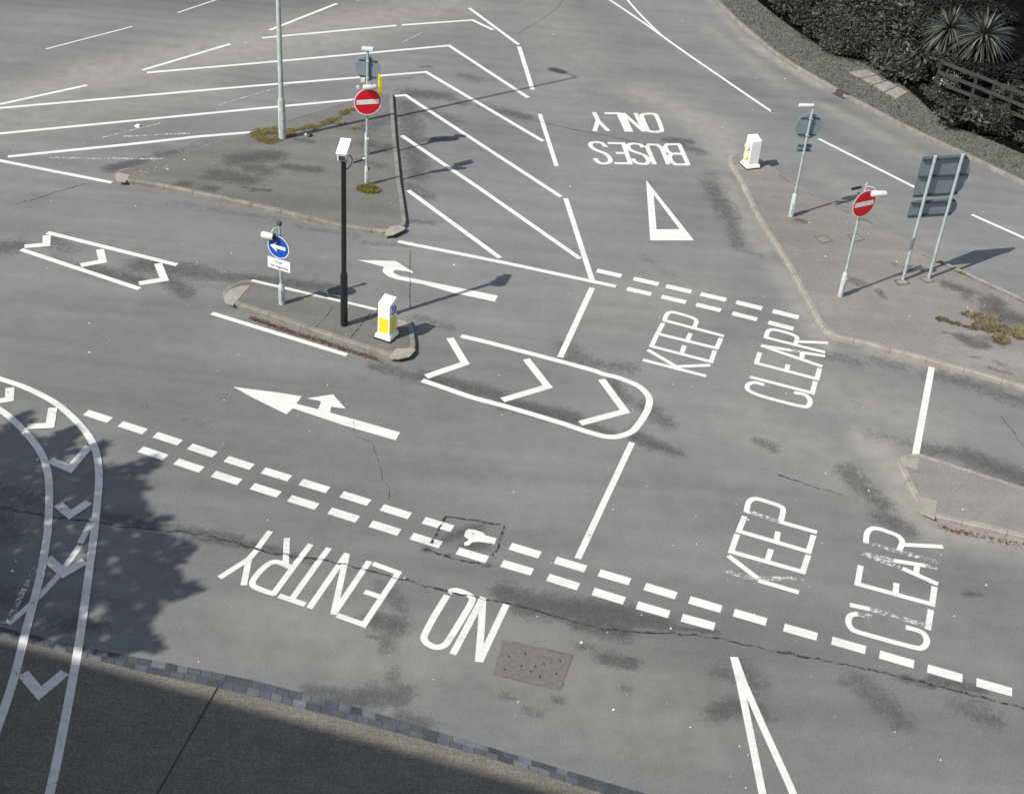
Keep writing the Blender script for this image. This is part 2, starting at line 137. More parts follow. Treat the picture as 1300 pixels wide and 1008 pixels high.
STAINS=[[-12.0,34.58,-11.26,35.26,0.28,1],[-10.9,35.69,-10.57,35.94,0.3,0.7],[-10.55,35.85,-9.68,36.88,0.3,0.45],[-4.05,41.85,-2.98,41.9,0.45,0.9],[-2.96,41.73,-2.27,41.37,0.3,0.6],[-1.67,41.32,-0.72,40.85,0.3,0.6],[-4.09,40.99,-3.21,35.74,0.45,0.75],[-3.5,40.45,-2.55,39.99,0.5,0.6],[-3.6,39.47,-3.07,35.49,0.3,0.6],[-3.23,38.3,-2.43,38.53,0.2,0.8],[-2.45,43.8,-2.02,43.53,0.35,0.5],[-3.96,44.32,-3.69,44.38,0.15,0.7],[-3.15,45.56,-1.67,44.72,0.3,0.3],[-4.91,42.91,-3.81,43.51,0.2,0.35],[-3.38,35.09,-2.79,34.42,0.3,0.6],[-3.08,32.89,-2.52,32.86,0.18,0.7],[-4.22,31.42,-2.94,31.52,0.15,0.5],[-0.92,40.97,-0.12,40.64,0.3,0.8],[0.5,45.48,0.8,45.16,0.01,0],[4.42,39.79,5.4,39.06,0.28,0.75],[4.68,39.84,5.13,39.77,0.2,0.9],[5.59,37.5,5.82,36.51,0.35,0.5],[5.54,36.85,5.95,34.7,0.4,0.75],[5.93,35.07,6.07,32.91,0.3,0.6],[5.8,32.98,6.63,32.44,0.15,0.5],[1.58,43.38,3.08,42.64,0.3,0.25],[-13.38,29.61,-12.96,29.73,0.4,0.8],[-12.22,30.18,-11.66,29.73,0.4,0.5],[-10.84,28.93,-9.47,28.54,0.3,0.9],[-9.68,29.32,-8.11,29.17,0.45,0.9],[-8.74,28.66,-8.21,28.15,0.3,0.8],[-8.08,29.07,-6.81,29.07,0.3,0.8],[-6.76,29.08,-4.54,28.93,0.28,0.85],[-6.66,28.59,-3.55,28.01,0.2,0.9],[-4.84,28.88,-4.51,28.74,0.3,0.6],[-11.96,29.37,-11.02,29.0,0.15,0.5],[-9.81,32.8,-7.23,32.41,0.25,0.35],[-7.46,32.48,-6.59,32.28,0.25,0.4],[-6.12,32.07,-4.48,31.71,0.22,0.4],[-3.14,25.61,-2.04,25.27,0.25,0.7],[-2.04,25.35,-0.16,24.81,0.3,0.85],[-0.1,24.58,1.44,24.18,0.3,0.95],[1.62,24.05,2.24,23.76,0.2,0.8],[2.37,25.73,2.72,25.06,0.2,0.7],[3.08,24.87,3.56,24.32,0.3,0.7],[2.78,23.76,3.21,23.45,0.25,0.9],[3.21,23.52,3.72,23.23,0.2,0.8],[1.28,26.51,2.86,26.39,0.28,0.6],[1.23,27.08,1.71,26.54,0.35,0.6],[3.35,31.9,4.06,30.92,0.2,0.3],[-2.4,27.91,-1.52,27.48,0.2,0.5],[8.88,27.61,9.45,27.42,0.35,0.5],[10.22,27.26,12.12,26.31,0.35,0.6],[9.35,24.09,10.51,23.95,0.3,0.7],[10.32,23.92,11.32,23.25,0.4,0.9],[7.46,23.04,7.68,22.5,0.35,0.7],[7.68,22.5,8.03,22.0,0.3,0.7],[7.91,21.58,8.35,21.25,0.3,0.7],[8.18,24.55,8.97,24.27,0.25,0.4],[5.59,23.9,5.89,23.71,0.2,0.7],[7.63,27.7,8.35,27.44,0.3,0.5],[6.09,27.62,6.09,27.62,0.2,0.3],[0.2,18.47,0.66,18.31,0.3,0.9],[0.66,18.2,2.45,18.09,0.38,1],[1.64,17.84,2.44,17.68,0.3,0.9],[2.45,18.09,3.19,17.97,0.2,0.9],[3.19,17.92,4.22,17.83,0.07,0.9],[2.07,16.99,2.57,16.9,0.18,0.9],[1.64,17.19,1.82,17.21,0.12,0.6],[4.14,16.88,4.38,16.81,0.25,0.6],[3.99,15.94,4.39,16.12,0.25,0.8],[4.55,17.07,4.75,16.57,0.25,0.6],[4.74,16.16,4.82,15.94,0.15,0.6],[6.64,16.95,7.05,16.42,0.3,0.6],[6.68,16.76,7.2,16.07,0.3,0.6],[6.33,16.9,6.61,16.8,0.15,0.6],[7.4,17.09,7.96,16.95,0.1,1],[8.0,17.1,8.85,16.95,0.14,0.9],[8.38,16.51,8.85,16.24,0.3,0.6],[4.68,15.94,5.03,15.89,0.1,0.7],[9.16,19.46,9.4,19.46,0.1,0.8],[0.33,15.92,0.4,15.88,0.12,0.6],[0.72,15.64,1.03,15.59,0.12,0.5],[1.16,15.91,1.33,15.93,0.1,0.6],[2.37,16.32,2.48,16.28,0.1,0.6],[-2.05,18.37,-1.7,17.88,0.25,0.6],[-2.09,17.48,-1.71,17.37,0.3,0.9],[-1.82,17.41,-1.79,16.81,0.18,0.7],[-2.23,17.16,-1.91,16.95,0.12,0.5],[-3.01,15.65,-2.6,15.65,0.2,0.7],[-2.57,15.48,-1.45,15.73,0.3,0.85],[-1.95,15.86,-1.8,15.78,0.2,0.6],[-1.65,16.26,-1.45,15.73,0.15,0.6],[-1.4,15.29,-0.91,15.17,0.2,0.7],[-1.54,18.49,-1.15,18.37,0.2,0.3],[-1.01,19.81,-0.43,20.23,0.16,0.75],[-0.59,19.65,-0.31,19.72,0.2,0.8],[-1.4,19.46,-1.35,19.47,0.1,1],[-0.46,20.23,-0.38,20.26,0.08,1],[-0.17,19.15,-0.15,19.16,0.08,1],[-0.99,19.34,-0.91,19.33,0.05,1],[-4.71,19.23,-3.49,18.87,0.12,0.8],[-5.88,19.27,-4.54,19.14,0.12,0.8],[-7.78,19.66,-4.97,19.35,0.14,0.8],[-9.91,20.13,-9.07,19.99,0.35,0.6],[-9.68,19.48,-9.25,18.95,0.4,0.6],[-7.62,16.75,-7.0,16.82,0.3,0.6],[-8.89,17.32,-8.4,17.17,0.3,0.6],[-8.5,23.49,-7.85,23.35,0.12,0.35],[-6.97,22.99,-6.51,22.91,0.12,0.35]]
ISTAINS=[[-8.59,35.59,-7.54,36.07,0.45,0.9],[-8.9,34.55,-7.94,34.37,0.5,0.8],[-9.71,33.79,-9.55,33.78,0.25,0.8],[-9.07,33.65,-8.8,33.62,0.22,0.8],[-7.98,33.85,-7.25,33.81,0.07,0.8],[-5.2,38.56,-4.56,39.47,0.4,0.6],[-4.92,37.41,-4.29,37.24,0.4,0.6],[-4.89,36.27,-4.37,35.95,0.25,0.5],[-7.13,35.44,-6.11,35.36,0.25,0.8],[-7.05,37.3,-6.61,37.23,0.15,0.7],[-8.01,35.14,-7.62,34.94,0.5,0.7],[-6.06,38.39,-5.3,38.39,0.3,0.4],[-7.71,33.68,-7.22,33.83,0.1,0.8],[-3.83,25.55,-3.83,25.55,0.05,0.5],[7.92,37.48,8.74,36.89,0.25,0.6],[8.76,36.54,9.11,36.16,0.3,0.8],[9.21,36.09,9.56,35.55,0.25,0.7],[9.92,35.09,10.82,34.48,0.25,0.8],[8.93,31.34,9.18,31.16,0.22,0.7],[9.51,30.89,9.62,30.59,0.12,0.8],[11.46,31.53,12.05,31.19,0.25,0.85],[7.87,34.61,8.04,34.57,0.15,0.8],[10.2,32.45,10.8,32.09,0.15,0.5],[12.52,30.75,12.44,29.96,0.42,1],[12.56,30.2,13.0,29.94,0.4,1],[11.26,28.84,11.53,28.57,0.25,0.95],[11.53,28.57,11.77,28.55,0.2,0.9],[10.83,29.03,11.12,28.94,0.06,0.8],[11.88,31.1,11.9,30.82,0.2,0.6],[11.64,27.5,12.07,27.33,0.1,0.7],[11.83,27.82,12.07,27.61,0.1,0.5],[11.82,28.87,12.21,28.67,0.2,0.6],[11.29,27.94,11.48,27.94,0.05,0.7],[-3.65,27.25,-3.21,27.27,0.03,0.9],[-2.75,27.02,-2.41,26.62,0.05,0.3]]
DUST=[[3.79,43.49,6.01,41.05,1.0,0.8],[6.01,41.05,6.25,38.63,0.7,0.8],[5.86,37.05,6.75,33.03,0.45,0.8],[6.97,31.91,7.69,28.09,0.35,0.8],[8.12,24.24,8.57,22.96,0.6,1],[8.43,22.25,8.91,21.25,0.45,1],[7.9,26.23,8.26,25.77,0.4,0.4],[9.08,21.27,10.65,20.95,0.4,0.8],[7.92,49.72,10.11,45.66,0.35,1],[6.87,54.14,7.92,49.72,0.25,0.6],[6.58,50.48,8.77,45.38,0.45,0.5],[10.17,43.65,13.65,38.76,0.35,0.6],[-17.22,38.11,-13.78,41.47,1.3,0.8],[-14.52,41.31,-9.84,45.31,1.6,0.9],[-9.92,45.7,-3.89,51.02,1.8,0.8],[-16.02,36.84,-11.05,41.02,1.2,0.45],[2.53,28.95,4.33,30.13,1.2,0.35],[6.37,26.97,9.47,25.12,0.9,0.5],[5.62,24.6,7.63,22.7,0.9,0.45],[-0.28,52.38,1.86,46.28,1.2,0.35],[-3.96,17.37,-1.34,16.67,1.0,0.3],[0.64,16.89,3.08,15.76,1.2,0.3],[8.85,27.98,10.77,27.44,0.25,0.7],[0.23,47.96,1.02,43.81,0.6,0.3],[9.02,38.21,11.88,33.77,0.4,0.35]]
K={
'tri':[[-11.742,34.161],[-11.632,33.9],[-11.468,33.762],[-10.118,33.54],[-7.311,32.811],[-4.97,32.086],[-3.799,31.922],[-3.534,31.99],[-3.338,32.205],[-3.222,32.432],[-3.215,32.665],[-3.395,33.684],[-3.629,34.948],[-4.145,38.128],[-4.627,41.389],[-4.701,41.569],[-4.804,41.548],[-5.861,40.695],[-7.115,39.285],[-8.274,37.925],[-9.262,36.811],[-10.422,35.503],[-11.445,34.528],[-11.692,34.3]],
'ref':[[-7.281,28.113],[-7.279,28.324],[-7.197,28.531],[-6.998,28.766],[-6.738,28.859],[-6.078,28.689],[-5.034,28.397],[-3.395,27.941],[-2.682,27.677],[-2.532,27.543],[-2.454,27.265],[-2.335,26.683],[-2.303,26.377],[-2.404,26.104],[-2.639,25.961],[-2.906,25.956],[-3.904,26.363],[-6.423,27.478],[-6.855,27.652],[-7.144,27.85]],
'big':[[6.207,38.514],[6.206,38.141],[6.398,37.202],[6.707,34.668],[7.248,31.923],[7.632,29.126],[7.767,28.659],[7.966,28.402],[8.875,28.132],[9.775,27.784],[10.716,27.433],[11.58,27.081],[12.29,26.747],[14.251,25.815],[15.373,29.166],[13.488,31.09],[11.631,32.898],[10.989,33.984],[9.967,35.199],[8.989,36.023],[8.255,37.052],[7.718,37.915],[7.262,38.655],[6.671,38.95],[6.36,38.833]],
'low':[[8.557,23.36],[8.625,23.523],[8.758,23.667],[8.902,23.734],[9.137,23.765],[10.186,23.308],[11.217,22.856],[12.712,22.217],[12.237,20.759],[10.751,21.166],[9.553,21.474],[9.027,21.609],[8.887,21.68],[8.762,21.791],[8.694,22.064],[8.62,22.672]],
'farkerb':[[6.255,58.756],[6.74,55.94],[7.067,53.994],[7.671,51.673],[8.333,49.705],[9.11,47.689],[10.644,45.038],[12.412,42.351],[14.027,40.344],[15.515,38.44],[17.632,35.908]],
'bed':[[8.141,59.254],[8.686,54.789],[9.551,52.026],[10.302,50.154],[11.17,48.507],[12.257,47.941],[13.318,45.429],[13.939,42.984],[14.999,41.828],[16.116,40.619],[18.41,38.23]],
'flags':[[11.394,46.816],[12.097,47.199],[13.244,45.269],[12.674,44.508]],
'settU':[[-9.216,16.685],[-8.614,16.568],[-7.475,16.322],[-6.38,16.161],[-5.077,15.98],[-4.003,15.815],[-2.225,15.421],[-1.385,15.199],[0.123,14.786],[1.944,14.296],[4.68,13.619]],
'settL':[[-9.137,16.48],[-8.536,16.356],[-5.926,15.796],[-4.502,15.566],[-3.79,15.43],[-3.081,15.279],[-1.838,15.017],[0.136,14.56],[1.942,14.047],[4.651,13.369]],
'joint':[[-4.536,15.58],[-4.69,14.79]],
'patch':[[0.234,17.233],[1.504,16.986],[1.304,16.129],[0.111,16.384]],
'dots':[[0.369,16.833],[0.659,16.941],[0.306,16.525],[0.597,16.637],[0.85,16.647],[0.998,16.721],[1.285,16.834],[1.221,16.521],[0.933,16.411],[0.768,16.524]],
'covers':[[[8.212,33.663],[8.587,33.825],[8.738,33.484],[8.374,33.266]],[[9.189,33.927],[9.507,34.068],[9.67,33.726],[9.32,33.485]]],
'collars':[[[10.043,31.522],[10.4,31.635],[10.497,31.375],[10.124,31.228]],[[10.763,31.771],[11.125,31.897],[11.211,31.599],[10.908,31.485]]],
'moss_line':[[-8.396,37.728],[-8.14,37.129],[-7.726,37.05],[-7.392,37.761],[-7.01,38.084],[-6.571,38.505],[-6.244,39.038],[-5.917,39.624],[-5.682,39.937]],
'moss_spots':[[-8.154,37.53],[-7.944,37.653],[-7.822,37.031],[-7.469,37.993],[-5.847,38.691],[-5.505,38.464]],
'tuft':[-4.491,34.344],
'weed':[[10.771,29.76],[11.297,29.466],[11.697,29.264],[11.95,29.833],[11.589,30.102]],
'weedR':[[11.937,29.777],[12.203,29.711],[12.105,29.325],[12.352,29.415],[12.514,29.282],[12.732,29.263],[12.848,29.073],[12.269,28.883],[11.987,29.413]],
'joint_big':[[11.134,33.129],[11.61,32.681],[12.062,32.183],[12.737,31.513],[13.392,30.863]],
'leafline':[[-6.395,27.34],[-5.86,27.1],[-5.331,26.862],[-4.561,26.575],[-3.895,26.279],[-3.095,25.966]],
'leafline2':[[9.129,21.483],[9.734,21.337],[10.739,21.121]],
'glyph':[[-11.172,34.082],[-10.989,34.247],[-10.812,34.368],[-10.608,34.538],[-10.391,34.668]],
'rod':[[-5.169,35.98],[-4.913,36.247]],
'litter':[[-12.038,37.569],[-6.891,37.719],[-6.753,37.628]],
'refcracks':[[[-4.498,27.86],[-4.593,27.377],[-4.788,26.799]],[[-3.566,27.721],[-3.753,26.956],[-3.901,26.487]]],
'gully':[[10.649,45.017],[10.991,44.55]],
'drop':[[10.693,27.077],[10.76,27.086]],
'pos':{"lamp":[-7.532,37.33],"near":[-4.591,34.658],"far":[-4.853,36.675],"cam":[-4.109,27.093],"blue":[-5.753,27.831],"p5":[7.712,34.834],"p6":[8.438,30.423],"p7":[10.313,31.567],"p8":[11.066,31.799],"b1":[-3.034,26.741],"b2":[6.855,38.038]},
'lampshadow':[[1.288,44.567],[0.841,44.805],[0.638,45.249]],
'yucca':[[16.275,48.032],[15.273,48.936]],
'fence':[[14.327,45.86],[15.337,44.769],[16.291,43.647],[17.537,42.054]],
'treeshadow':[[-11.423,24.257],[-9.267,23.039],[-8.126,22.059],[-6.891,21.153],[-6.179,20.236],[-5.623,18.901],[-6.094,17.56],[-5.973,16.584],[-9.305,18.46],[-9.216,24.575]],
'corners':[[-19.931,47.543],[20.792,57.57],[8.969,14.704],[-7.349,13.107]],
'shade_edge':[[-9.137,16.48],[-4.204,15.492],[-1.857,14.965]],
}
PALE={"tri":[[[-3.735,31.707],[-3.621,32.234],[-3.386,32.345],[-3.196,32.261],[-3.222,32.105],[-3.482,31.762]],[[-11.619,33.827],[-11.666,34.078],[-11.588,34.136],[-11.269,34.021],[-11.278,33.589],[-11.464,33.581]]],"ref":[[[-2.88,25.808],[-2.752,26.238],[-2.345,26.324],[-2.289,26.246],[-2.398,25.946],[-2.641,25.809]],[[-7.213,27.914],[-7.133,28.266],[-6.911,28.508],[-6.682,28.544],[-6.904,27.562],[-7.108,27.663]],[[-2.881,27.546],[-2.678,27.484],[-2.483,27.257],[-2.815,27.188]]],"low":[[[8.553,23.257],[8.623,23.382],[8.862,23.56],[9.081,23.589],[8.952,23.164],[8.698,23.261]],[[8.817,22.207],[9.154,22.114],[8.962,21.518],[8.734,21.674],[8.661,21.877]]]}
TREEP=[[-13.697,22.805],[-10.58,21.95],[-10.503,22.666],[-10.187,22.854],[-10.086,22.437],[-10.208,22.07],[-9.562,21.881],[-9.412,22.177],[-9.178,22.49],[-8.971,22.236],[-8.961,21.554],[-8.727,21.72],[-8.349,22.112],[-8.296,21.575],[-8.384,21.272],[-8.139,21.134],[-7.668,21.326],[-7.243,21.714],[-7.047,21.5],[-7.19,21.062],[-7.466,20.898],[-7.083,20.668],[-7.253,20.421],[-6.987,20.086],[-6.772,19.753],[-6.373,19.826],[-6.591,19.423],[-6.157,19.222],[-5.774,19.12],[-5.791,18.725],[-6.028,18.423],[-5.715,18.063],[-5.256,17.979],[-5.42,17.751],[-5.887,17.595],[-5.991,17.228],[-6.167,17.088],[-5.975,16.641],[-5.737,16.533],[-5.826,16.297],[-6.071,16.186],[-6.749,16.158],[-8.57,16.448],[-11.038,16.852]]
SHADE=[[-8.503,16.265],[-2.839,14.948]]
SKY, SUN, EXPO = .10, 4.0, .36
# ---------------------------------------------------------------- helpers
R = math.radians
rng = random.Random(7)
col = bpy.context.scene.collection
H = 17.5                                  # eye height above the carriageway, metres
AZ, EL = R(38.6), R(45.2)                 # direction in which shadows fall / sun elevation
PZ = 0.12                                 # pavement level above the carriageway

def tag(o, label=None, cat=None, group=None, kind=None):
    if label: o['label'] = label
    if cat: o['category'] = cat
    if group: o['group'] = group
    if kind: o['kind'] = kind
    return o

def empty(name, loc, rz=0, **k):
    o = bpy.data.objects.new(name, None); o.empty_display_size = .2
    o.location = loc; o.rotation_euler = (0, 0, rz); col.objects.link(o)
    return tag(o, **k)

class MB:
    """collects geometry for ONE mesh object"""
    def __init__(s): s.v = []; s.f = []; s.m = []
    def face(s, pts, mi=0):
        n = len(s.v); s.v += [tuple(p) for p in pts]; s.f.append(list(range(n, n+len(pts)))); s.m.append(mi)
    def box(s, c, d, rz=0, mi=0, rot=None, taper=1):
        n = len(s.v); ca, sa = math.cos(rz), math.sin(rz)
        for z in (-.5, .5):
            for x, y in ((-.5, -.5), (.5, -.5), (.5, .5), (-.5, .5)):
                k = taper if z > 0 else 1
                p = Vector((x*d[0]*k, y*d[1]*k, z*d[2]))
                if rot is not None: p = rot @ p
                p = Vector((p.x*ca-p.y*sa, p.x*sa+p.y*ca, p.z))
                s.v.append((c[0]+p.x, c[1]+p.y, c[2]+p.z))
        for q in ((3, 2, 1, 0), (4, 5, 6, 7), (0, 1, 5, 4), (1, 2, 6, 5), (2, 3, 7, 6), (3, 0, 4, 7)):
            s.f.append([n+i for i in q]); s.m.append(mi)
    def tube(s, pts, rad, n=12, mi=0, cap=True):
        pts = [Vector(p) for p in pts]
        if not hasattr(rad, '__len__'): rad = [rad]*len(pts)
        b = len(s.v)
        for i, p in enumerate(pts):
            d = (pts[min(i+1, len(pts)-1)]-pts[max(i-1, 0)]).normalized()
            a = d.cross(Vector((0, 0, 1)) if abs(d.z) < .95 else Vector((1, 0, 0))).normalized(); c = d.cross(a)
            for k in range(n):
                t = 2*math.pi*k/n; q = p+(a*math.cos(t)+c*math.sin(t))*rad[i]; s.v.append(tuple(q))
        for i in range(len(pts)-1):
            for k in range(n):
                k2 = (k+1) % n; s.f.append([b+i*n+k, b+i*n+k2, b+(i+1)*n+k2, b+(i+1)*n+k]); s.m.append(mi)
        if cap:
            s.f.append([b+k for k in range(n)]); s.m.append(mi)
            e = b+(len(pts)-1)*n; s.f.append([e+n-1-k for k in range(n)]); s.m.append(mi)
    def prism(s, poly, y0, y1, mi=0):
        """poly in local x,z; extruded along y"""
        a = [(x, y0, z) for x, z in poly]; b = [(x, y1, z) for x, z in poly]
        s.face(a, mi); s.face(b[::-1], mi); n = len(poly)
        for i in range(n):
            j = (i+1) % n; s.face([a[j], a[i], b[i], b[j]], mi)
    def plate(s, poly, z0, z1, mi=0):
        a = [(x, y, z0) for x, y in poly]; b = [(x, y, z1) for x, y in poly]
        s.face(b, mi); n = len(poly)
        for i in range(n):
            j = (i+1) % n; s.face([a[i], a[j], b[j], b[i]], mi)
    def build(s, name, mats, parent=None, smooth=False, bevel=0):
        me = bpy.data.meshes.new(name); me.from_pydata(s.v, [], s.f)
        if not isinstance(mats, (list, tuple)): mats = [mats]
        for m in mats: me.materials.append(m)
        me.polygons.foreach_set('material_index', s.m)
        bm = bmesh.new(); bm.from_mesh(me)
        bmesh.ops.remove_doubles(bm, verts=bm.verts, dist=1e-4)
        bmesh.ops.recalc_face_normals(bm, faces=bm.faces)
        bm.to_mesh(me); bm.free()
        if smooth:
            me.polygons.foreach_set('use_smooth', [True]*len(me.polygons))
            me.set_sharp_from_angle(angle=R(35))
        o = bpy.data.objects.new(name, me); col.objects.link(o)
        if parent: o.parent = parent
        if bevel:
            b = o.modifiers.new('bevel', 'BEVEL'); b.width = bevel; b.segments = 2; b.limit_method = 'ANGLE'
        return o

def copy_tree(o, parent=None):
    c = o.copy(); col.objects.link(c); c.parent = parent
    for ch in list(o.children): copy_tree(ch, c)
    return c

def circle(r, n=40, cx=0, cz=0): return [(cx+r*math.cos(2*math.pi*k/n), cz+r*math.sin(2*math.pi*k/n)) for k in range(n)]

def smooth_line(pts, closed=False, k=6):
    P = [Vector(p) for p in pts]; n = len(P); out = []
    for i in range(n if closed else n-1):
        g = (lambda j: P[j % n]) if closed else (lambda j: P[max(0, min(n-1, j))])
        a, b, c, d = g(i-1), g(i), g(i+1), g(i+2)
        for t in range(k):
            t /= k
            out.append(.5*((2*b)+(c-a)*t+(2*a-5*b+4*c-d)*t*t+(3*b-a-3*c+d)*t**3))
    if not closed: out.append(P[-1])
    return out

def ribbon(mb, pts, w, z, closed=False, mi=0, jag=0, r=None):
    P = [Vector((p[0], p[1])) for p in pts]; n = len(P); L = []; Rr = []
    for i in range(n):
        a = P[(i-1) % n] if (closed or i) else None; c = P[(i+1) % n] if (closed or i < n-1) else None
        b = P[i]; d1 = (b-a).normalized() if a is not None else None; d2 = (c-b).normalized() if c is not None else None
        if d1 is None: d1 = d2
        if d2 is None: d2 = d1
        t = d1+d2
        t = t.normalized() if t.length > .2 else d1
        nn = Vector((-t.y, t.x)); m = Vector((-d1.y, d1.x)); k = w/2/max(.38, nn.dot(m))
        j1 = j2 = 0
        if jag: j1 = r.uniform(-jag, jag); j2 = r.uniform(-jag, jag)
        L.append(b+nn*(k+j1)); Rr.append(b-nn*(k+j2))
    for i in range(n if closed else n-1):
        j = (i+1) % n
        mb.face([(*Rr[i], z), (*Rr[j], z), (*L[j], z), (*L[i], z)], mi)

# ---------------------------------------------------------------- materials
def new_mat(name):
    m = bpy.data.materials.new(name); m.use_nodes = True
    nt = m.node_tree; return m, nt, nt.nodes['Principled BSDF'], nt.nodes, nt.links
def nd(ns, t, **k):
    n = ns.new(t)
    for a, b in k.items():
        if a in n.inputs.keys(): n.inputs[a].default_value = b
        else: setattr(n, a, b)
    return n
def ramp(ns, ls, src, stops):
    r = ns.new('ShaderNodeValToRGB'); e = r.color_ramp.elements
    while len(e) < len(stops): e.new(.5)
    for el, (p, c) in zip(e, stops):
        el.position = p; el.color = (c, c, c, 1) if not hasattr(c, '__len__') else (*c, 1)
    ls.new(src, r.inputs[0]); return r.outputs[0]
def mth(ns, ls, op, a, b=None, c=None, clamp=False):
    n = ns.new('ShaderNodeMath'); n.operation = op; n.use_clamp = clamp
    for i, x in enumerate((a, b, c)):
        if x is None: continue
        if isinstance(x, (int, float)): n.inputs[i].default_value = x
        else: ls.new(x, n.inputs[i])
    return n.outputs[0]
def mixc(ns, ls, f, a, b, mode='MIX'):
    n = ns.new('ShaderNodeMix'); n.data_type = 'RGBA'; n.blend_type = mode
    for k, x in (('Factor', f), ('A', a), ('B', b)):
        s = [i for i in n.inputs if i.name == k and i.type == ('VALUE' if k == 'Factor' else 'RGBA')][0]
        if hasattr(x, 'is_linked'): ls.new(x, s)
        elif isinstance(x, (int, float)): s.default_value = x
        else: s.default_value = (*x, 1)
    return [o for o in n.outputs if o.type == 'RGBA'][0]
def noise(ns, ls, vec, sc, det=3, rough=.55, out='Fac'):
    n = nd(ns, 'ShaderNodeTexNoise', Scale=sc, Detail=det, Roughness=rough); ls.new(vec, n.inputs['Vector'])
    return n.outputs[out]

def plain(name, c, rough=.5, metal=0, var=.12, sc=6, bump=0, spec=.5, dirt=None, dirt_amt=.4):
    m, nt, b, ns, ls = new_mat(name)
    tc = ns.new('ShaderNodeTexCoord').outputs['Object']
    f = noise(ns, ls, tc, sc, 5)
    v = ramp(ns, ls, f, [(.3, tuple(x*(1-var) for x in c)), (.7, tuple(min(1, x*(1+var)) for x in c))])
    if dirt:
        g = ramp(ns, ls, noise(ns, ls, tc, sc*2.3, 8, .7), [(.52, 0), (.72, dirt_amt)])
        v = mixc(ns, ls, g, v, dirt)
    ls.new(v, b.inputs['Base Color'])
    b.inputs['Roughness'].default_value = rough; b.inputs['Metallic'].default_value = metal
    b.inputs['Specular IOR Level'].default_value = spec
    if bump:
        bp = nd(ns, 'ShaderNodeBump', Strength=bump, Distance=.01); ls.new(noise(ns, ls, tc, sc*8, 6), bp.inputs['Height']); ls.new(bp.outputs[0], b.inputs['Normal'])
    return m

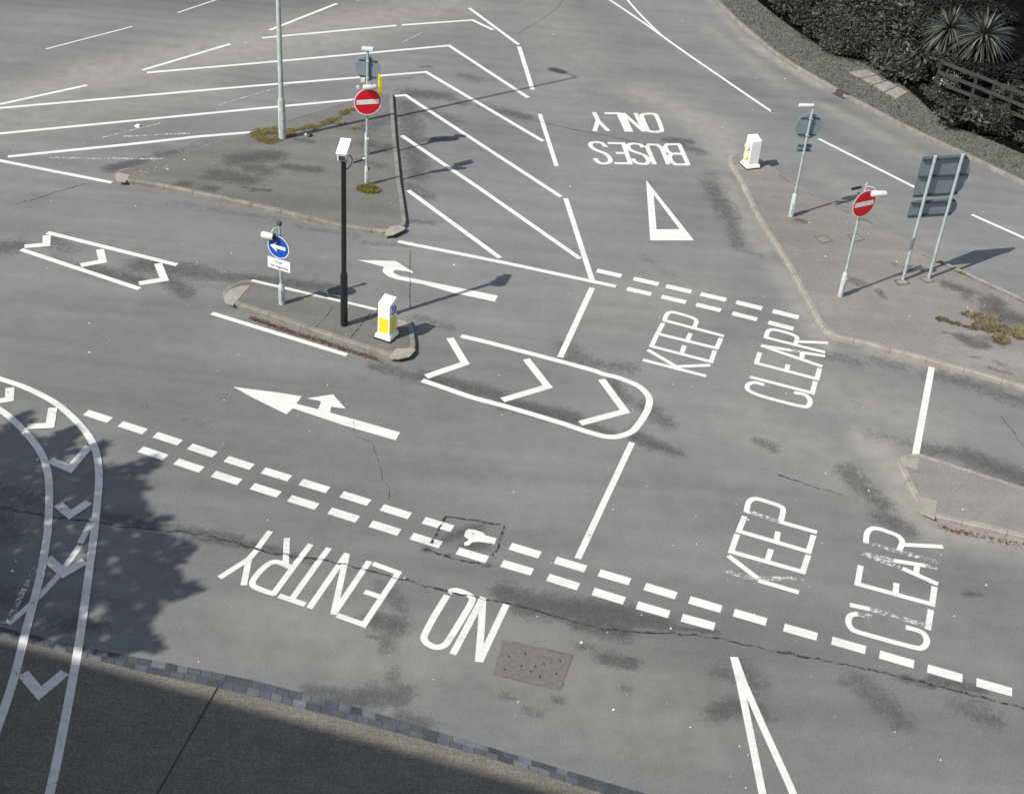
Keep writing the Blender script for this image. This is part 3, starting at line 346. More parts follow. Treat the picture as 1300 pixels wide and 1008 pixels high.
def asphalt(name, base, stain=(.042, .042, .041), dust=(.33, .315, .285), warm=0, specks=True):
    m, nt, b, ns, ls = new_mat(name)
    tc = ns.new('ShaderNodeTexCoord').outputs['Object']
    def at(n):
        a = ns.new('ShaderNodeAttribute'); a.attribute_name = n; return a.outputs['Fac']
    fine = noise(ns, ls, tc, 55, 2, .6); grit = noise(ns, ls, tc, 19, 4, .65); mid = noise(ns, ls, tc, 2.2, 6, .6); big = noise(ns, ls, tc, .22, 4, .55)
    # traffic polish runs with the lanes
    mp = nd(ns, 'ShaderNodeMapping'); mp.inputs['Rotation'].default_value = (0, 0, R(18)); mp.inputs['Scale'].default_value = (.12, 1.6, 1); ls.new(tc, mp.inputs['Vector'])
    lane = noise(ns, ls, mp.outputs[0], 1, 3, .5)
    v = mth(ns, ls, 'MULTIPLY_ADD', fine, .5, .75)
    v = mth(ns, ls, 'MULTIPLY', v, mth(ns, ls, 'MULTIPLY_ADD', grit, .44, .78))
    agg = noise(ns, ls, tc, 30, 2, .9)
    v = mth(ns, ls, 'MULTIPLY', v, mth(ns, ls, 'MULTIPLY_ADD', agg, .8, .60))
    v = mth(ns, ls, 'MULTIPLY', v, mth(ns, ls, 'MULTIPLY_ADD', mid, .34, .83))
    v = mth(ns, ls, 'MULTIPLY', v, mth(ns, ls, 'MULTIPLY_ADD', big, .6, .70))
    v = mth(ns, ls, 'MULTIPLY', v, mth(ns, ls, 'MULTIPLY_ADD', lane, .5, .75))
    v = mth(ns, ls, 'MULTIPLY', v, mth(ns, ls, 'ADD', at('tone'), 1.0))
    colr = mixc(ns, ls, 1.0, base, v, 'MULTIPLY')
    # mix nodes want a colour: feed the value through
    d = mth(ns, ls, 'MULTIPLY', at('dust'), mth(ns, ls, 'MULTIPLY_ADD', mid, 1.1, .05), clamp=True)
    colr = mixc(ns, ls, mth(ns, ls, 'MULTIPLY', d, .75), colr, dust)
    # damp / tar stains with ragged edges
    sn = mth(ns, ls, 'MULTIPLY_ADD', noise(ns, ls, tc, 3.4, 8, .7), .95, .05)
    s2 = mth(ns, ls, 'ADD', at('stain'), mth(ns, ls, 'MULTIPLY_ADD', noise(ns, ls, tc, 5.5, 9, .78), 2.3, -1.25))
    s2 = mth(ns, ls, 'MULTIPLY', s2, mth(ns, ls, 'MINIMUM', mth(ns, ls, 'MULTIPLY', at('stain'), 6), 1))
    s3 = mth(ns, ls, 'ADD', s2, mth(ns, ls, 'MULTIPLY_ADD', noise(ns, ls, tc, 20, 6, .85), 2.6, -1.3))
    s3 = mth(ns, ls, 'MULTIPLY', s3, mth(ns, ls, 'MINIMUM', mth(ns, ls, 'MULTIPLY', at('stain'), 8), 1))
    sm = ramp(ns, ls, s3, [(.16, 0), (.5, .45), (1.0, .78)])
    sg = mth(ns, ls, 'MULTIPLY', sm, mth(ns, ls, 'MULTIPLY_ADD', grit, 1.0, .42), clamp=True)
    colr = mixc(ns, ls, sg, colr, stain)
    # faint oil drips everywhere
    dr = ramp(ns, ls, noise(ns, ls, tc, 1.7, 9, .75), [(.66, 0), (.78, .3)])
    colr = mixc(ns, ls, dr, colr, tuple(x*.55 for x in base))
    if specks:   # trodden gum and chips of paint
        for sc, th, k in ((1.5, .045, .3), (3.4, .05, .25), (.8, .025, .3)):
            vo = nd(ns, 'ShaderNodeTexVoronoi', Scale=sc, Randomness=1.0); vo.feature = 'F1'; ls.new(tc, vo.inputs['Vector'])
            cs = ns.new('ShaderNodeSeparateColor'); ls.new(vo.outputs['Color'], cs.inputs[0])
            hit = mth(ns, ls, 'MULTIPLY', mth(ns, ls, 'LESS_THAN', vo.outputs['Distance'], mth(ns, ls, 'MULTIPLY', cs.outputs[1], th)), mth(ns, ls, 'GREATER_THAN', cs.outputs[0], k))
            colr = mixc(ns, ls, mth(ns, ls, 'MULTIPLY', hit, .9), colr, (.85, .85, .82))
    ls.new(colr, b.inputs['Base Color'])
    ls.new(mth(ns, ls, 'MULTIPLY_ADD', sg, -.12, .9), b.inputs['Roughness'])
    b.inputs['Specular IOR Level'].default_value = .25
    bp = nd(ns, 'ShaderNodeBump', Strength=.35, Distance=.006); ls.new(noise(ns, ls, tc, 70, 3, .7), bp.inputs['Height']); ls.new(bp.outputs[0], b.inputs['Normal'])
    return m

def paint(name, wear, c=(.68, .68, .655)):
    """thermoplastic road paint; wear 0 fresh, 1 scuffed, 2 mostly gone; where it is gone the road shows"""
    m, nt, b, ns, ls = new_mat(name)
    tc = ns.new('ShaderNodeTexCoord').outputs['Object']
    ch = noise(ns, ls, tc, 13, 9, .72); sc = noise(ns, ls, tc, 2.6, 5, .6); fine = noise(ns, ls, tc, 60, 3, .6)
    colr = mixc(ns, ls, ramp(ns, ls, sc, [(.35, 0), (.75, .55 if wear == 0 else .95)]), c, (.58, .58, .55))
    colr = mixc(ns, ls, ramp(ns, ls, fine, [(.5, 0), (.8, .35)]), colr, (.55, .55, .52))
    mp = nd(ns, 'ShaderNodeMapping'); mp.inputs['Rotation'].default_value = (0, 0, R(18)); mp.inputs['Scale'].default_value = (.5, 5, 1); ls.new(tc, mp.inputs['Vector'])
    colr = mixc(ns, ls, ramp(ns, ls, noise(ns, ls, mp.outputs[0], 1, 5, .65), [(.48, 0), (.72, .55)]), colr, (.42, .42, .40))
    lo = (.66, .60, .47)[wear]
    f = mth(ns, ls, 'ADD', mth(ns, ls, 'MULTIPLY', ch, .75), mth(ns, ls, 'MULTIPLY', sc, .25))
    gone = ramp(ns, ls, f, [(lo-.02, 0), (lo+.035, 1)])
    ls.new(colr, b.inputs['Base Color']); b.inputs['Roughness'].default_value = .7; b.inputs['Specular IOR Level'].default_value = .3
    if wear == 2: ls.new(mth(ns, ls, 'SUBTRACT', .85, mth(ns, ls, 'MULTIPLY', gone, .8)), b.inputs['Alpha'])
    else: ls.new(mth(ns, ls, 'SUBTRACT', 1, mth(ns, ls, 'MULTIPLY', gone, .85)), b.inputs['Alpha'])
    return m

def tar(name, c=(.02, .022, .026)):
    m, nt, b, ns, ls = new_mat(name)
    tc = ns.new('ShaderNodeTexCoord').outputs['Object']
    g = ramp(ns, ls, noise(ns, ls, tc, 9, 8, .8), [(.44, .95), (.56, .0)])
    b.inputs['Base Color'].default_value = (*c, 1); b.inputs['Roughness'].default_value = .6; ls.new(g, b.inputs['Alpha'])
    return m

def leaf(name, c, c2, rough=.55):
    m, nt, b, ns, ls = new_mat(name)
    g = ns.new('ShaderNodeNewGeometry'); tc = ns.new('ShaderNodeTexCoord').outputs['Object']
    v = ramp(ns, ls, g.outputs['Random Per Island'], [(.0, tuple(x*.6 for x in c)), (.6, c), (1, c2)])
    v = mixc(ns, ls, 1.0, v, ramp(ns, ls, noise(ns, ls, tc, 2.5, 3), [(.3, .55), (.7, 1.0)]), 'MULTIPLY')
    ls.new(v, b.inputs['Base Color']); b.inputs['Roughness'].default_value = rough; b.inputs['Specular IOR Level'].default_value = .35
    return m

M = {}
M['asphalt'] = asphalt('asphalt', (.176, .178, .173))
M['paving'] = asphalt('paving_asphalt', (.142, .141, .133), dust=(.3, .28, .25))
M['paving_pink'] = asphalt('paving_worn', (.208, .199, .189), dust=(.3, .28, .25))
for i in range(3): M['paint%d' % i] = paint(['paint_fresh', 'paint_scuffed', 'paint_ghost'][i], i)
M['tar'] = tar('tar_seal')
M['kerb'] = plain('kerb_concrete', (.215, .208, .186), .9, var=.25, sc=3, bump=.3, spec=.2, dirt=(.12, .115, .09), dirt_amt=.7)
M['kerb_pale'] = plain('kerb_pale', (.30, .285, .25), .9, var=.15, sc=3, bump=.2, spec=.2, dirt=(.2, .19, .16), dirt_amt=.5)
M['kerb_sandy'] = plain('kerb_sandy', (.285, .268, .242), .9, var=.2, sc=3, bump=.3, spec=.2, dirt=(.17, .155, .13), dirt_amt=.6)
M['galv'] = plain('galvanised_steel', (.42, .47, .48), .5, .25, var=.2, sc=9, spec=.5, dirt=(.25, .24, .2), dirt_amt=.5)
M['galv_white'] = plain('painted_lamp_column', (.43, .47, .455), .55, 0, var=.2, sc=7, dirt=(.22, .25, .2), dirt_amt=.55)
M['alu'] = plain('sign_back_aluminium', (.21, .25, .265), .45, .2, var=.08, sc=5)
M['alu_dark'] = plain('sign_rail', (.055, .07, .075), .5, .2, var=.1)  # sign rails: the shadow beneath them is put into this dark tone
M['black'] = plain('black_paint', (.012, .013, .014), .35, var=.2)
M['white'] = plain('white_plastic', (.86, .86, .83), .45, var=.05, sc=4, dirt=(.45, .43, .36), dirt_amt=.35)
M['offwhite'] = plain('lamp_housing', (.60, .60, .56), .5, var=.06, dirt=(.4, .38, .3))
M['red'] = plain('sign_red', (.70, .005, .018), .4, var=.05)
M['blue'] = plain('sign_blue', (.008, .075, .40), .35, var=.05)
M['yellow'] = plain('reflective_yellow', (.74, .66, .02), .5, var=.1, sc=14)
M['mustard'] = plain('mustard_sheet', (.55, .42, .03), .55, var=.1)
M['label_yellow'] = plain('sticker_yellow', (.65, .45, .02), .6)
M['ink'] = plain('black_lettering', (.02, .02, .02), .6)
M['rust'] = plain('cast_iron_cover', (.12, .105, .09), .8, var=.3, sc=20)
M['brown_patch'] = plain('reddish_concrete', (.135, .127, .121), .9, var=.2, sc=12, bump=.3, dirt=(.155, .154, .149), dirt_amt=.85)
M['gully'] = plain('gully_iron', (.06, .055, .048), .8, var=.4, sc=30)
M['mortar'] = plain('dirty_mortar', (.065, .066, .058), .95, var=.4, sc=12)
M['soil'] = plain('shade_toned_soil', (.006, .006, .0058), 1, var=.5, sc=4, bump=.6, spec=0)  # near-black colour stands in for deep shade over the bed
M['stem'] = plain('dark_bark', (.045, .038, .03), .9, var=.4, sc=12)
M['wood'] = plain('weathered_timber', (.038, .037, .035), .85, var=.3, sc=9)
M['moss'] = leaf('moss', (.17, .145, .045), (.33, .28, .10)); M['mossbrown'] = leaf('brown_moss', (.12, .105, .06), (.22, .19, .12))
M['dryweed'] = leaf('dry_weeds', (.26, .24, .13), (.48, .43, .27))
M['tuftgrass'] = leaf('green_tuft', (.20, .22, .04), (.42, .40, .12))
M['debris'] = leaf('brown_leaf_litter', (.10, .055, .03), (.24, .15, .08))
M['flag'] = plain('worn_paving_flag', (.25, .24, .22), .9, var=.3, sc=5, bump=.3, dirt=(.08, .08, .07))
M['building'] = plain('rendered_building', (.35, .33, .30), .9, var=.1, sc=2)
M['glass'] = plain('dark_window_glass', (.03, .035, .04), .1, var=.1)
M['sett'] = leaf('granite_setts', (.10, .112, .128), (.17, .185, .205), .8)
M['faint_yellow'] = paint('faint_yellow_paint', 2, (.42, .32, .07))
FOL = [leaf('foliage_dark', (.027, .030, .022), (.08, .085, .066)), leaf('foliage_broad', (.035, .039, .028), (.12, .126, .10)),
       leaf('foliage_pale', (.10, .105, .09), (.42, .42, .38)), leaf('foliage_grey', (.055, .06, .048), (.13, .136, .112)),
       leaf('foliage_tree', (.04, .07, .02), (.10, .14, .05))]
M['shade_leaf'] = leaf('shade_toned_leaves', (.006, .007, .005), (.016, .017, .013), .7)  # leaf colour taken almost to black to paint the corner's deep shade
M['yucca'] = leaf('strap_leaves', (.075, .08, .066), (.26, .265, .23), .45)
M['blade'] = leaf('verge_grass', (.13, .13, .115), (.20, .20, .18))

def slab_mat():
    m, nt, b, ns, ls = new_mat('exposed_aggregate_slab')
    tc = ns.new('ShaderNodeTexCoord').outputs['Object']
    a = noise(ns, ls, tc, 38, 5, .75); c = noise(ns, ls, tc, 1.5, 4)
    mp = nd(ns, 'ShaderNodeMapping'); mp.inputs['Rotation'].default_value = (0, 0, R(9)); mp.inputs['Scale'].default_value = (1.6, 30, 1); ls.new(tc, mp.inputs['Vector'])
    brush = noise(ns, ls, mp.outputs[0], 1, 3)
    v = ramp(ns, ls, a, [(.3, (.085, .081, .068)), (.55, (.18, .17, .145)), (.72, (.42, .40, .34))])
    v = mixc(ns, ls, 1.0, v, ramp(ns, ls, brush, [(.35, .8), (.6, 1.0)]), 'MULTIPLY')
    v = mixc(ns, ls, 1.0, v, ramp(ns, ls, c, [(.3, .8), (.7, 1.0)]), 'MULTIPLY')
    ls.new(v, b.inputs['Base Color']); b.inputs['Roughness'].default_value = .95
    bp = nd(ns, 'ShaderNodeBump', Strength=.5, Distance=.01); ls.new(a, bp.inputs['Height']); ls.new(bp.outputs[0], b.inputs['Normal'])
    return m
M['slab'] = slab_mat()

def verge_mat():
    m, nt, b, ns, ls = new_mat('verge_turf')
    tc = ns.new('ShaderNodeTexCoord').outputs['Object']
    v = ramp(ns, ls, noise(ns, ls, tc, 7, 9, .75), [(.3, (.085, .085, .075)), (.55, (.135, .134, .12)), (.75, (.19, .187, .17))])
    ls.new(v, b.inputs['Base Color']); b.inputs['Roughness'].default_value = 1
    return m
M['turf'] = verge_mat()

# ---------------------------------------------------------------- stain fields
def field(xy, caps):
    out = np.zeros(len(xy), np.float32)
    for ax, ay, bx, by, r, s in caps:
        R2 = r*1.7
        lo = (min(ax, bx)-R2, min(ay, by)-R2); hi = (max(ax, bx)+R2, max(ay, by)+R2)
        idx = np.nonzero((xy[:, 0] > lo[0]) & (xy[:, 0] < hi[0]) & (xy[:, 1] > lo[1]) & (xy[:, 1] < hi[1]))[0]
        if not len(idx): continue
        p = xy[idx]; d = np.array([bx-ax, by-ay]); L = d@d
        t = np.clip(((p-[ax, ay])@d)/L, 0, 1) if L > 1e-6 else np.zeros(len(p))
        q = np.array([ax, ay])+t[:, None]*d; dist = np.hypot(*(p-q).T)
        f = np.clip(1-dist/R2, 0, 1); f = f*f*(3-2*f)*s*1.15
        out[idx] = np.maximum(out[idx], f)
    return out

def grid_mesh(name, xs, ys, z, keep, mat, stains, dust, tone, parent=None):
    X, Y = np.meshgrid(xs, ys); nx, ny = len(xs), len(ys)
    xy = np.stack([X.ravel(), Y.ravel()], 1)
    i = np.arange(nx-1)[None, :]+np.arange(ny-1)[:, None]*nx
    q = np.stack([i, i+1, i+1+nx, i+nx], -1).reshape(-1, 4)
    if keep is not None:
        c = xy[q].mean(1); q = q[keep(c)]
        used = np.unique(q); mp = np.full(len(xy), -1); mp[used] = np.arange(len(used)); q = mp[q]; xy = xy[used]
    me = bpy.data.meshes.new(name); n = len(xy)
    me.vertices.add(n); me.vertices.foreach_set('co', np.c_[xy, np.full(n, z)].astype(np.float32).ravel())
    me.loops.add(len(q)*4); me.loops.foreach_set('vertex_index', q.astype(np.int32).ravel())
    me.polygons.add(len(q)); me.polygons.foreach_set('loop_start', (np.arange(len(q))*4).astype(np.int32))
    me.update(calc_edges=True); me.validate()
    for nm, caps in (('stain', stains), ('dust', dust), ('tone', tone)):
        a = me.attributes.new(nm, 'FLOAT', 'POINT')
        v = field(xy, caps) if nm != 'tone' else tone_field(xy, caps)
        a.data.foreach_set('value', v.astype(np.float32))
    me.materials.append(mat)
    o = bpy.data.objects.new(name, me); col.objects.link(o)
    if parent: o.parent = parent
    return o

def tone_field(xy, caps):
    out = np.zeros(len(xy), np.float32)
    for ax, ay, bx, by, r, s in caps:
        d = np.array([bx-ax, by-ay]); L = d@d
        t = np.clip(((xy-[ax, ay])@d)/L, 0, 1); q = np.array([ax, ay])+t[:, None]*d
        dist = np.hypot(*(xy-q).T); f = np.exp(-(dist/r)**2)
        out += (f*s).astype(np.float32)
    return out

def inside(poly, p):
    x, y = p[:, 0], p[:, 1]; c = np.zeros(len(p), bool); n = len(poly)
    for i in range(n):
        x1, y1 = poly[i]; x2, y2 = poly[i-1]
        if y1 == y2: continue
        c ^= ((y1 > y) != (y2 > y)) & (x < (x2-x1)*(y-y1)/(y2-y1)+x1)
    return c

def offset(poly, d):
    """inset a closed polygon by d"""
    n = len(poly); P = [Vector(p) for p in poly]
    A = sum(P[i].x*P[(i+1) % n].y-P[(i+1) % n].x*P[i].y for i in range(n)); sgn = 1 if A > 0 else -1; out = []
    for i in range(n):
        a, b, c = P[i-1], P[i], P[(i+1) % n]; d1 = (b-a).normalized(); d2 = (c-b).normalized(); t = d1+d2
        t = t.normalized() if t.length > .2 else d1
        nn = Vector((-t.y, t.x))*sgn; m = Vector((-d1.y, d1.x))*sgn
        out.append(b+nn*(d/max(.55, nn.dot(m))))
    return [(p.x, p.y) for p in out]

# ---------------------------------------------------------------- ground and road
g = MB(); g.face([(-900, -900, -.05), (900, -900, -.05), (900, 900, -.05), (-900, 900, -.05)])
tag(g.build('ground', M['turf']), 'flat ground spreading out beyond the junction', kind='structure')

TONE = [(-24, 50, -10, 55, 5.5, -.30), (-14, 53, 2, 60, 5, -.22), (-20, 46, -8, 47, 1.6, .10), (8.9, 46.5, 13.6, 39.0, .45, -.16), (7.3, 45.2, 12.4, 37.6, .45, -.13), (9.7, 44.0, 12.9, 39.0, .3, .06),
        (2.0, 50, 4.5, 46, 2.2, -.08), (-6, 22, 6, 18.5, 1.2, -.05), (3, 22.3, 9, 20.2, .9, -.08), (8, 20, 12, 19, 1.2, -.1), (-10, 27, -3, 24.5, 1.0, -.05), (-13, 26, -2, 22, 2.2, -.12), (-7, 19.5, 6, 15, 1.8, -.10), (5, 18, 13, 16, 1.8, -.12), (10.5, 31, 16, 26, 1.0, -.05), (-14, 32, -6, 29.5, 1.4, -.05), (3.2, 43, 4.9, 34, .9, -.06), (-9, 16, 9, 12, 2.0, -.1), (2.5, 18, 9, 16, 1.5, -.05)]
xs = np.arange(-27, 27.01, .105); ys = np.arange(10, 64.01, .105)
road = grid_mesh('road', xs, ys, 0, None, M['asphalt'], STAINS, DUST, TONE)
tag(road, 'weathered grey asphalt junction covered in white markings', kind='structure')
outer = MB(); x0, x1, y0, y1 = xs[0], xs[-1], ys[0], ys[-1]; B = 70
for a in ((-B, -20, B, y0), (-B, y0, x0, y1), (x1, y0, B, y1), (-B, y1, B, 110)):
    outer.face([(a[0], a[1], -.002), (a[2], a[1], -.002), (a[2], a[3], -.002), (a[0], a[3], -.002)])
tag(outer.build('road_surface', M['asphalt'], road), 'plain asphalt further out')

# ---------------------------------------------------------------- markings: each one is a part of the road
PM = [M['paint0'], M['paint1'], M['paint2']]
zc = 0
for name, label, w, z, strokes in MARKS:
    mb = MB(); nm = {'ghost_line': 'faded_line'}.get(name, name)
    for si, (k, closed, wear, pts) in enumerate(strokes):
        zz = z + .0004*((si+zc) % 7)
        if k == 'p':
            mb.face([(*p, zz) for p in pts], wear)
        elif k == 't':
            o, i = pts[:3], pts[3:]
            for a in range(3):
                b = (a+1) % 3; mb.face([(*o[a], zz), (*o[b], zz), (*i[b], zz), (*i[a], zz)], wear)
        else:
            p = smooth_line(pts, closed) if k == 's' else pts
            ribbon(mb, p, w, zz, bool(closed), wear)
    zc += 1
    o = mb.build(nm, PM, None if name == 'white_kerb_line' else road)
    if label: o['label'] = label
    if name == 'white_kerb_line': KERBLINE = o
r5 = random.Random(5); sm_ = MB()
for w, rough, pts in SEAMS:
    P = [Vector(p) for p in pts]; q = []
    for a, b in zip(P, P[1:]):
        n = max(2, int((b-a).length/.12))
        for k in range(n):
            t = k/n; q.append(a.lerp(b, t)+Vector((r5.uniform(-1, 1), r5.uniform(-1, 1)))*rough)
    q.append(P[-1]); s = MB(); ribbon(s, q, w, .0078+.0001*len(pts), jag=w*.3, r=r5); s.build('tar_seam', M['tar'], road)

pt = MB(); pq = [Vector(p) for p in K['patch']]; ring = []
for i in range(4):
    for k in range(8): ring.append(pq[i].lerp(pq[(i+1) % 4], k/8)+Vector((r5.uniform(-.012, .012), r5.uniform(-.012, .012))))
pt.face([(p.x, p.y, .003) for p in ring]); pt.build('concrete_patch', M['brown_patch'], road)
s = MB(); ribbon(s, ring[1:16], .035, .0042, jag=.015, r=r5); ribbon(s, ring[18:24], .03, .0042, jag=.015, r=r5); s.build('patch_joint', M['rust'], road)
s = MB()
for x, y in K['dots']: s.plate([(x+.02*math.cos(t), y+.02*math.sin(t)) for t in [k*math.pi/4 for k in range(8)]], .003, .006)
s.build('bolt_holes', M['black'], road)

# ---------------------------------------------------------------- traffic islands
def island(poly, label, mat, pale=(), cell=.07, band=.13, stone=.9, extra_tone=(), flush=(), km=None):
    p = [Vector(q) for q in poly]; cx = sum(v.x for v in p)/len(p); cy = sum(v.y for v in p)/len(p)
    root = tag(empty('traffic_island', (cx, cy, 0)), label, 'traffic island')
    loc = [(x-cx, y-cy) for x, y in poly]
    inn = offset(poly, band*.5); arr = np.array(inn)
    gx = np.arange(arr[:, 0].min()-cell, arr[:, 0].max()+cell, cell); gy = np.arange(arr[:, 1].min()-cell, arr[:, 1].max()+cell, cell)
    o = grid_mesh('paving', gx, gy, PZ-.004, lambda c: inside(inn, c), mat, ISTAINS, [], list(extra_tone)); o.parent = root
    o.location = (-cx, -cy, 0)
    # kerb stones, joint by joint, round the outline
    n = len(loc); L = [Vector(a) for a in loc]; I = [Vector(a) for a in offset(loc, band)]
    mb = MB(); acc = 0
    for i in range(n):
        if i in flush:
            a, b = L[i], L[(i+1) % n]; ai, bi = a.lerp(I[i], .3), b.lerp(I[(i+1) % n], .3); mb.face([(*a, 0), (*b, 0), (*bi, PZ-.002), (*ai, PZ-.002)], 1); mb.face([(*ai, PZ-.002), (*bi, PZ-.002), (*I[(i+1) % n], PZ-.003), (*I[i], PZ-.003)], 2); continue
        a, b = L[i], L[(i+1) % n]; ai, bi = I[i], I[(i+1) % n]; ln = (b-a).length
        cuts = [0]; pos = stone-acc
        while pos < ln: cuts.append(pos/ln); pos += stone
        acc = (acc+ln) % stone; cuts.append(1)
        for k, (t0, t1) in enumerate(zip(cuts, cuts[1:])):
            e = .006/ln
            u0 = t0+(e if k else 0); u1 = t1-(e if t1 < 1 else 0)
            if u1 <= u0: continue
            o0, o1, i0, i1 = a.lerp(b, u0), a.lerp(b, u1), ai.lerp(bi, u0), ai.lerp(bi, u1)
            c0, c1 = o0.lerp(i0, .18), o1.lerp(i1, .18); zt = PZ+.002; zl = PZ-.02
            for f in ([(*o0, -.01), (*o1, -.01), (*o1, zl), (*o0, zl)], [(*o0, zl), (*o1, zl), (*c1, zt), (*c0, zt)], [(*c0, zt), (*c1, zt), (*i1, zt), (*i0, zt)], [(*i0, zt), (*i1, zt), (*i1, PZ-.03), (*i0, PZ-.03)]): mb.face(f, 0)
            if t1 < 1 or k: pass
    for i in [q for q in range(n) if q not in flush]:      # dark mortar bed under the stones, seen in the joints
        j = (i+1) % n; a, b, ai, bi = L[i], L[j], I[i], I[j]
        a2, b2 = a.lerp(ai, .12), b.lerp(bi, .12); mb.face([(*a2, PZ-.012), (*b2, PZ-.012), (*bi, PZ-.012), (*ai, PZ-.012)], 1); mb.face([(*a2, -.01), (*b2, -.01), (*b2, PZ-.012), (*a2, PZ-.012)], 1)
    k = mb.build('kerb', [km or M['kerb'], M['rust'], mat], root)
    for q in pale:
        s = MB(); s.plate([(x-cx, y-cy) for x, y in q], PZ-.02, PZ+.006); s.build('corner_stone', M['kerb_pale'], root)
    return root, (cx, cy)

tri, tc_ = island(K['tri'], 'triangular asphalt traffic island holding the lamp post and a no entry sign', M['paving'], PALE['tri'], flush=range(17, 22))
ref, rc_ = island(K['ref'], 'narrow refuge island with the blue arrow sign, black post and bollard', M['paving'], PALE['ref'])
big, bc_ = island(K['big'], 'large pinkish traffic island on the right with three sets of sign poles', M['paving_pink'], [], extra_tone=[(10, 38, 13, 30, .8, -.05)], flush=range(16, 24), km=M['kerb_sandy'])
low, lc_ = island(K['low'], 'pale kerbed island reaching in from the lower right', M['paving_pink'], PALE['low'], km=M['kerb_sandy'])
KERBLINE.parent = ref; KERBLINE.location = (-rc_[0], -rc_[1], 0)
for c in K['refcracks']:
    s = MB(); q = []
    P = [Vector(p) for p in c]
    for a, b in zip(P, P[1:]):
        for k in range(6): q.append(a.lerp(b, k/6)+Vector((r5.uniform(-.01, .01), r5.uniform(-.01, .01))))
    q.append(P[-1]); ribbon(s, [(p.x-rc_[0], p.y-rc_[1]) for p in q], .025, PZ-.001, jag=.008, r=r5); s.build('crack', M['tar'], ref)
s = MB(); ribbon(s, [(x-bc_[0], y-bc_[1]) for x, y in K['joint_big']], .035, PZ-.001); s.build('crack', M['tar'], big)
for q in K['covers']:
    a = [(x-bc_[0], y-bc_[1]) for x, y in q]; s = MB(); s.plate(a, PZ-.01, PZ+.001); s.plate(offset(a, .05), PZ-.01, PZ+.004, 1); s.build('inspection_cover', [M['rust'], M['paving_flat']] if 'paving_flat' in M else [M['rust'], M['kerb']], big)
for q in K['collars']:
    a = [(x-bc_[0], y-bc_[1]) for x, y in q]; s = MB(); s.plate(a, PZ-.01, PZ+.003); s.plate(offset(a, .06), PZ-.01, PZ+.006, 1); s.build('concrete_collar', [M['rust'], M['flag']], big)
gl = [[[(0, 0), (.1, .2), (.2, 0), (.05, .08), (.18, .09)], [(0, 0), (.16, .03), (.02, .2), (.18, .22)], [(.02, .2), (.16, .1), (0, .06), (.17, 0)], [(0, .02), (.02, .2), (.2, .18), (.18, 0), (0, .02)], [(0, 0), (.08, .22), (.2, .02), (.04, .09)]]]
for (x, y), g_ in zip(K['glyph'], gl[0]):
    s = MB(); ribbon(s, [(x-tc_[0]-.1+a, y-tc_[1]-.15+b*1.5) for a, b in g_], .03, PZ+.001); s.build('faint_yellow_mark', M['faint_yellow'], tri)

# ---------------------------------------------------------------- far kerb, verge, bed
fk = [Vector(p) for p in K['farkerb']]
def offl(line, d):
    out = []
    for i, b in enumerate(line):
        a = line[max(0, i-1)]; c = line[min(len(line)-1, i+1)]; t = (c-a).normalized(); out.append(b+Vector((-t.y, t.x))*d)
    return out
fk = smooth_line(K['farkerb'], k=5); fi = offl(fk, .14)
pv = tag(empty('pavement', (0, 0, 0)), 'kerbed edge of the verge beyond the far lane', kind='structure')
mb = MB()
gA, gB = Vector(K['gully'][0]), Vector(K['gully'][1])
for a, b, ai, bi in zip(fk, fk[1:], fi, fi[1:]):
    n = max(1, round((b-a).length/.9))
    for k in range(n):
        o0, o1, i0, i1 = a.lerp(b, k/n+.006), a.lerp(b, (k+1)/n-.006), ai.lerp(bi, k/n+.006), ai.lerp(bi, (k+1)/n-.006)
        mid = (o0+o1)/2
        c0, c1 = o0.lerp(i0, .15), o1.lerp(i1, .15)
        for f in ([(*o0, -.01), (*o1, -.01), (*o1, PZ-.02), (*o0, PZ-.02)], [(*o0, PZ-.02), (*o1, PZ-.02), (*c1, PZ), (*c0, PZ)], [(*c0, PZ), (*c1, PZ), (*i1, PZ), (*i0, PZ)]): mb.face(f)
mb.build('kerb', M['kerb'], pv)
d = (gB-gA).normalized(); nrm = Vector((-d.y, d.x)); gm = MB()
gm.plate([tuple(gA-nrm*.2), tuple(gB-nrm*.2), tuple(gB-nrm*.02), tuple(gA-nrm*.02)], .0, .006)
gm.plate([tuple(gA-nrm*.02), tuple(gB-nrm*.02), tuple(gB+nrm*.15), tuple(gA+nrm*.15)], .0, PZ+.004)
gm.build('drain_gully', M['gully'], pv)
bed = smooth_line(K['bed'], k=4)
mb = MB(); out = offl(fi, 14)
for a, b, c, d in zip(fi, fi[1:], out, out[1:]): mb.face([(*a, PZ-.004), (*b, PZ-.004), (*d, PZ-.004), (*c, PZ-.004)])
tag(mb.build('verge', M['turf']), 'strip of dry grey grass verge behind the far kerb', kind='structure')
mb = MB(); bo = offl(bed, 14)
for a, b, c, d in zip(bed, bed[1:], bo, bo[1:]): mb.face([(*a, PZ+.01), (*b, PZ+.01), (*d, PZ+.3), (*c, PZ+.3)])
tag(mb.build('planting_ground', M['soil']), 'soil under the shrubs at the top right, coloured near-black for deep shade', kind='structure')
fl = [Vector(p) for p in K['flags']]; mb = MB()
fd = fl[0].lerp(fl[3], 0), fl[1], fl[2], fl[3]
for k in range(4):
    a, b = fl[0].lerp(fl[3], k/4+.01), fl[0].lerp(fl[3], (k+1)/4-.01); c, d = fl[1].lerp(fl[2], (k+1)/4-.01), fl[1].lerp(fl[2], k/4+.01)
    mb.plate([(p.x, p.y) for p in (a, b, c, d)], PZ-.02, PZ+.02)
tag(mb.build('path', M['flag']), 'short row of worn paving flags laid in the verge', kind='structure')
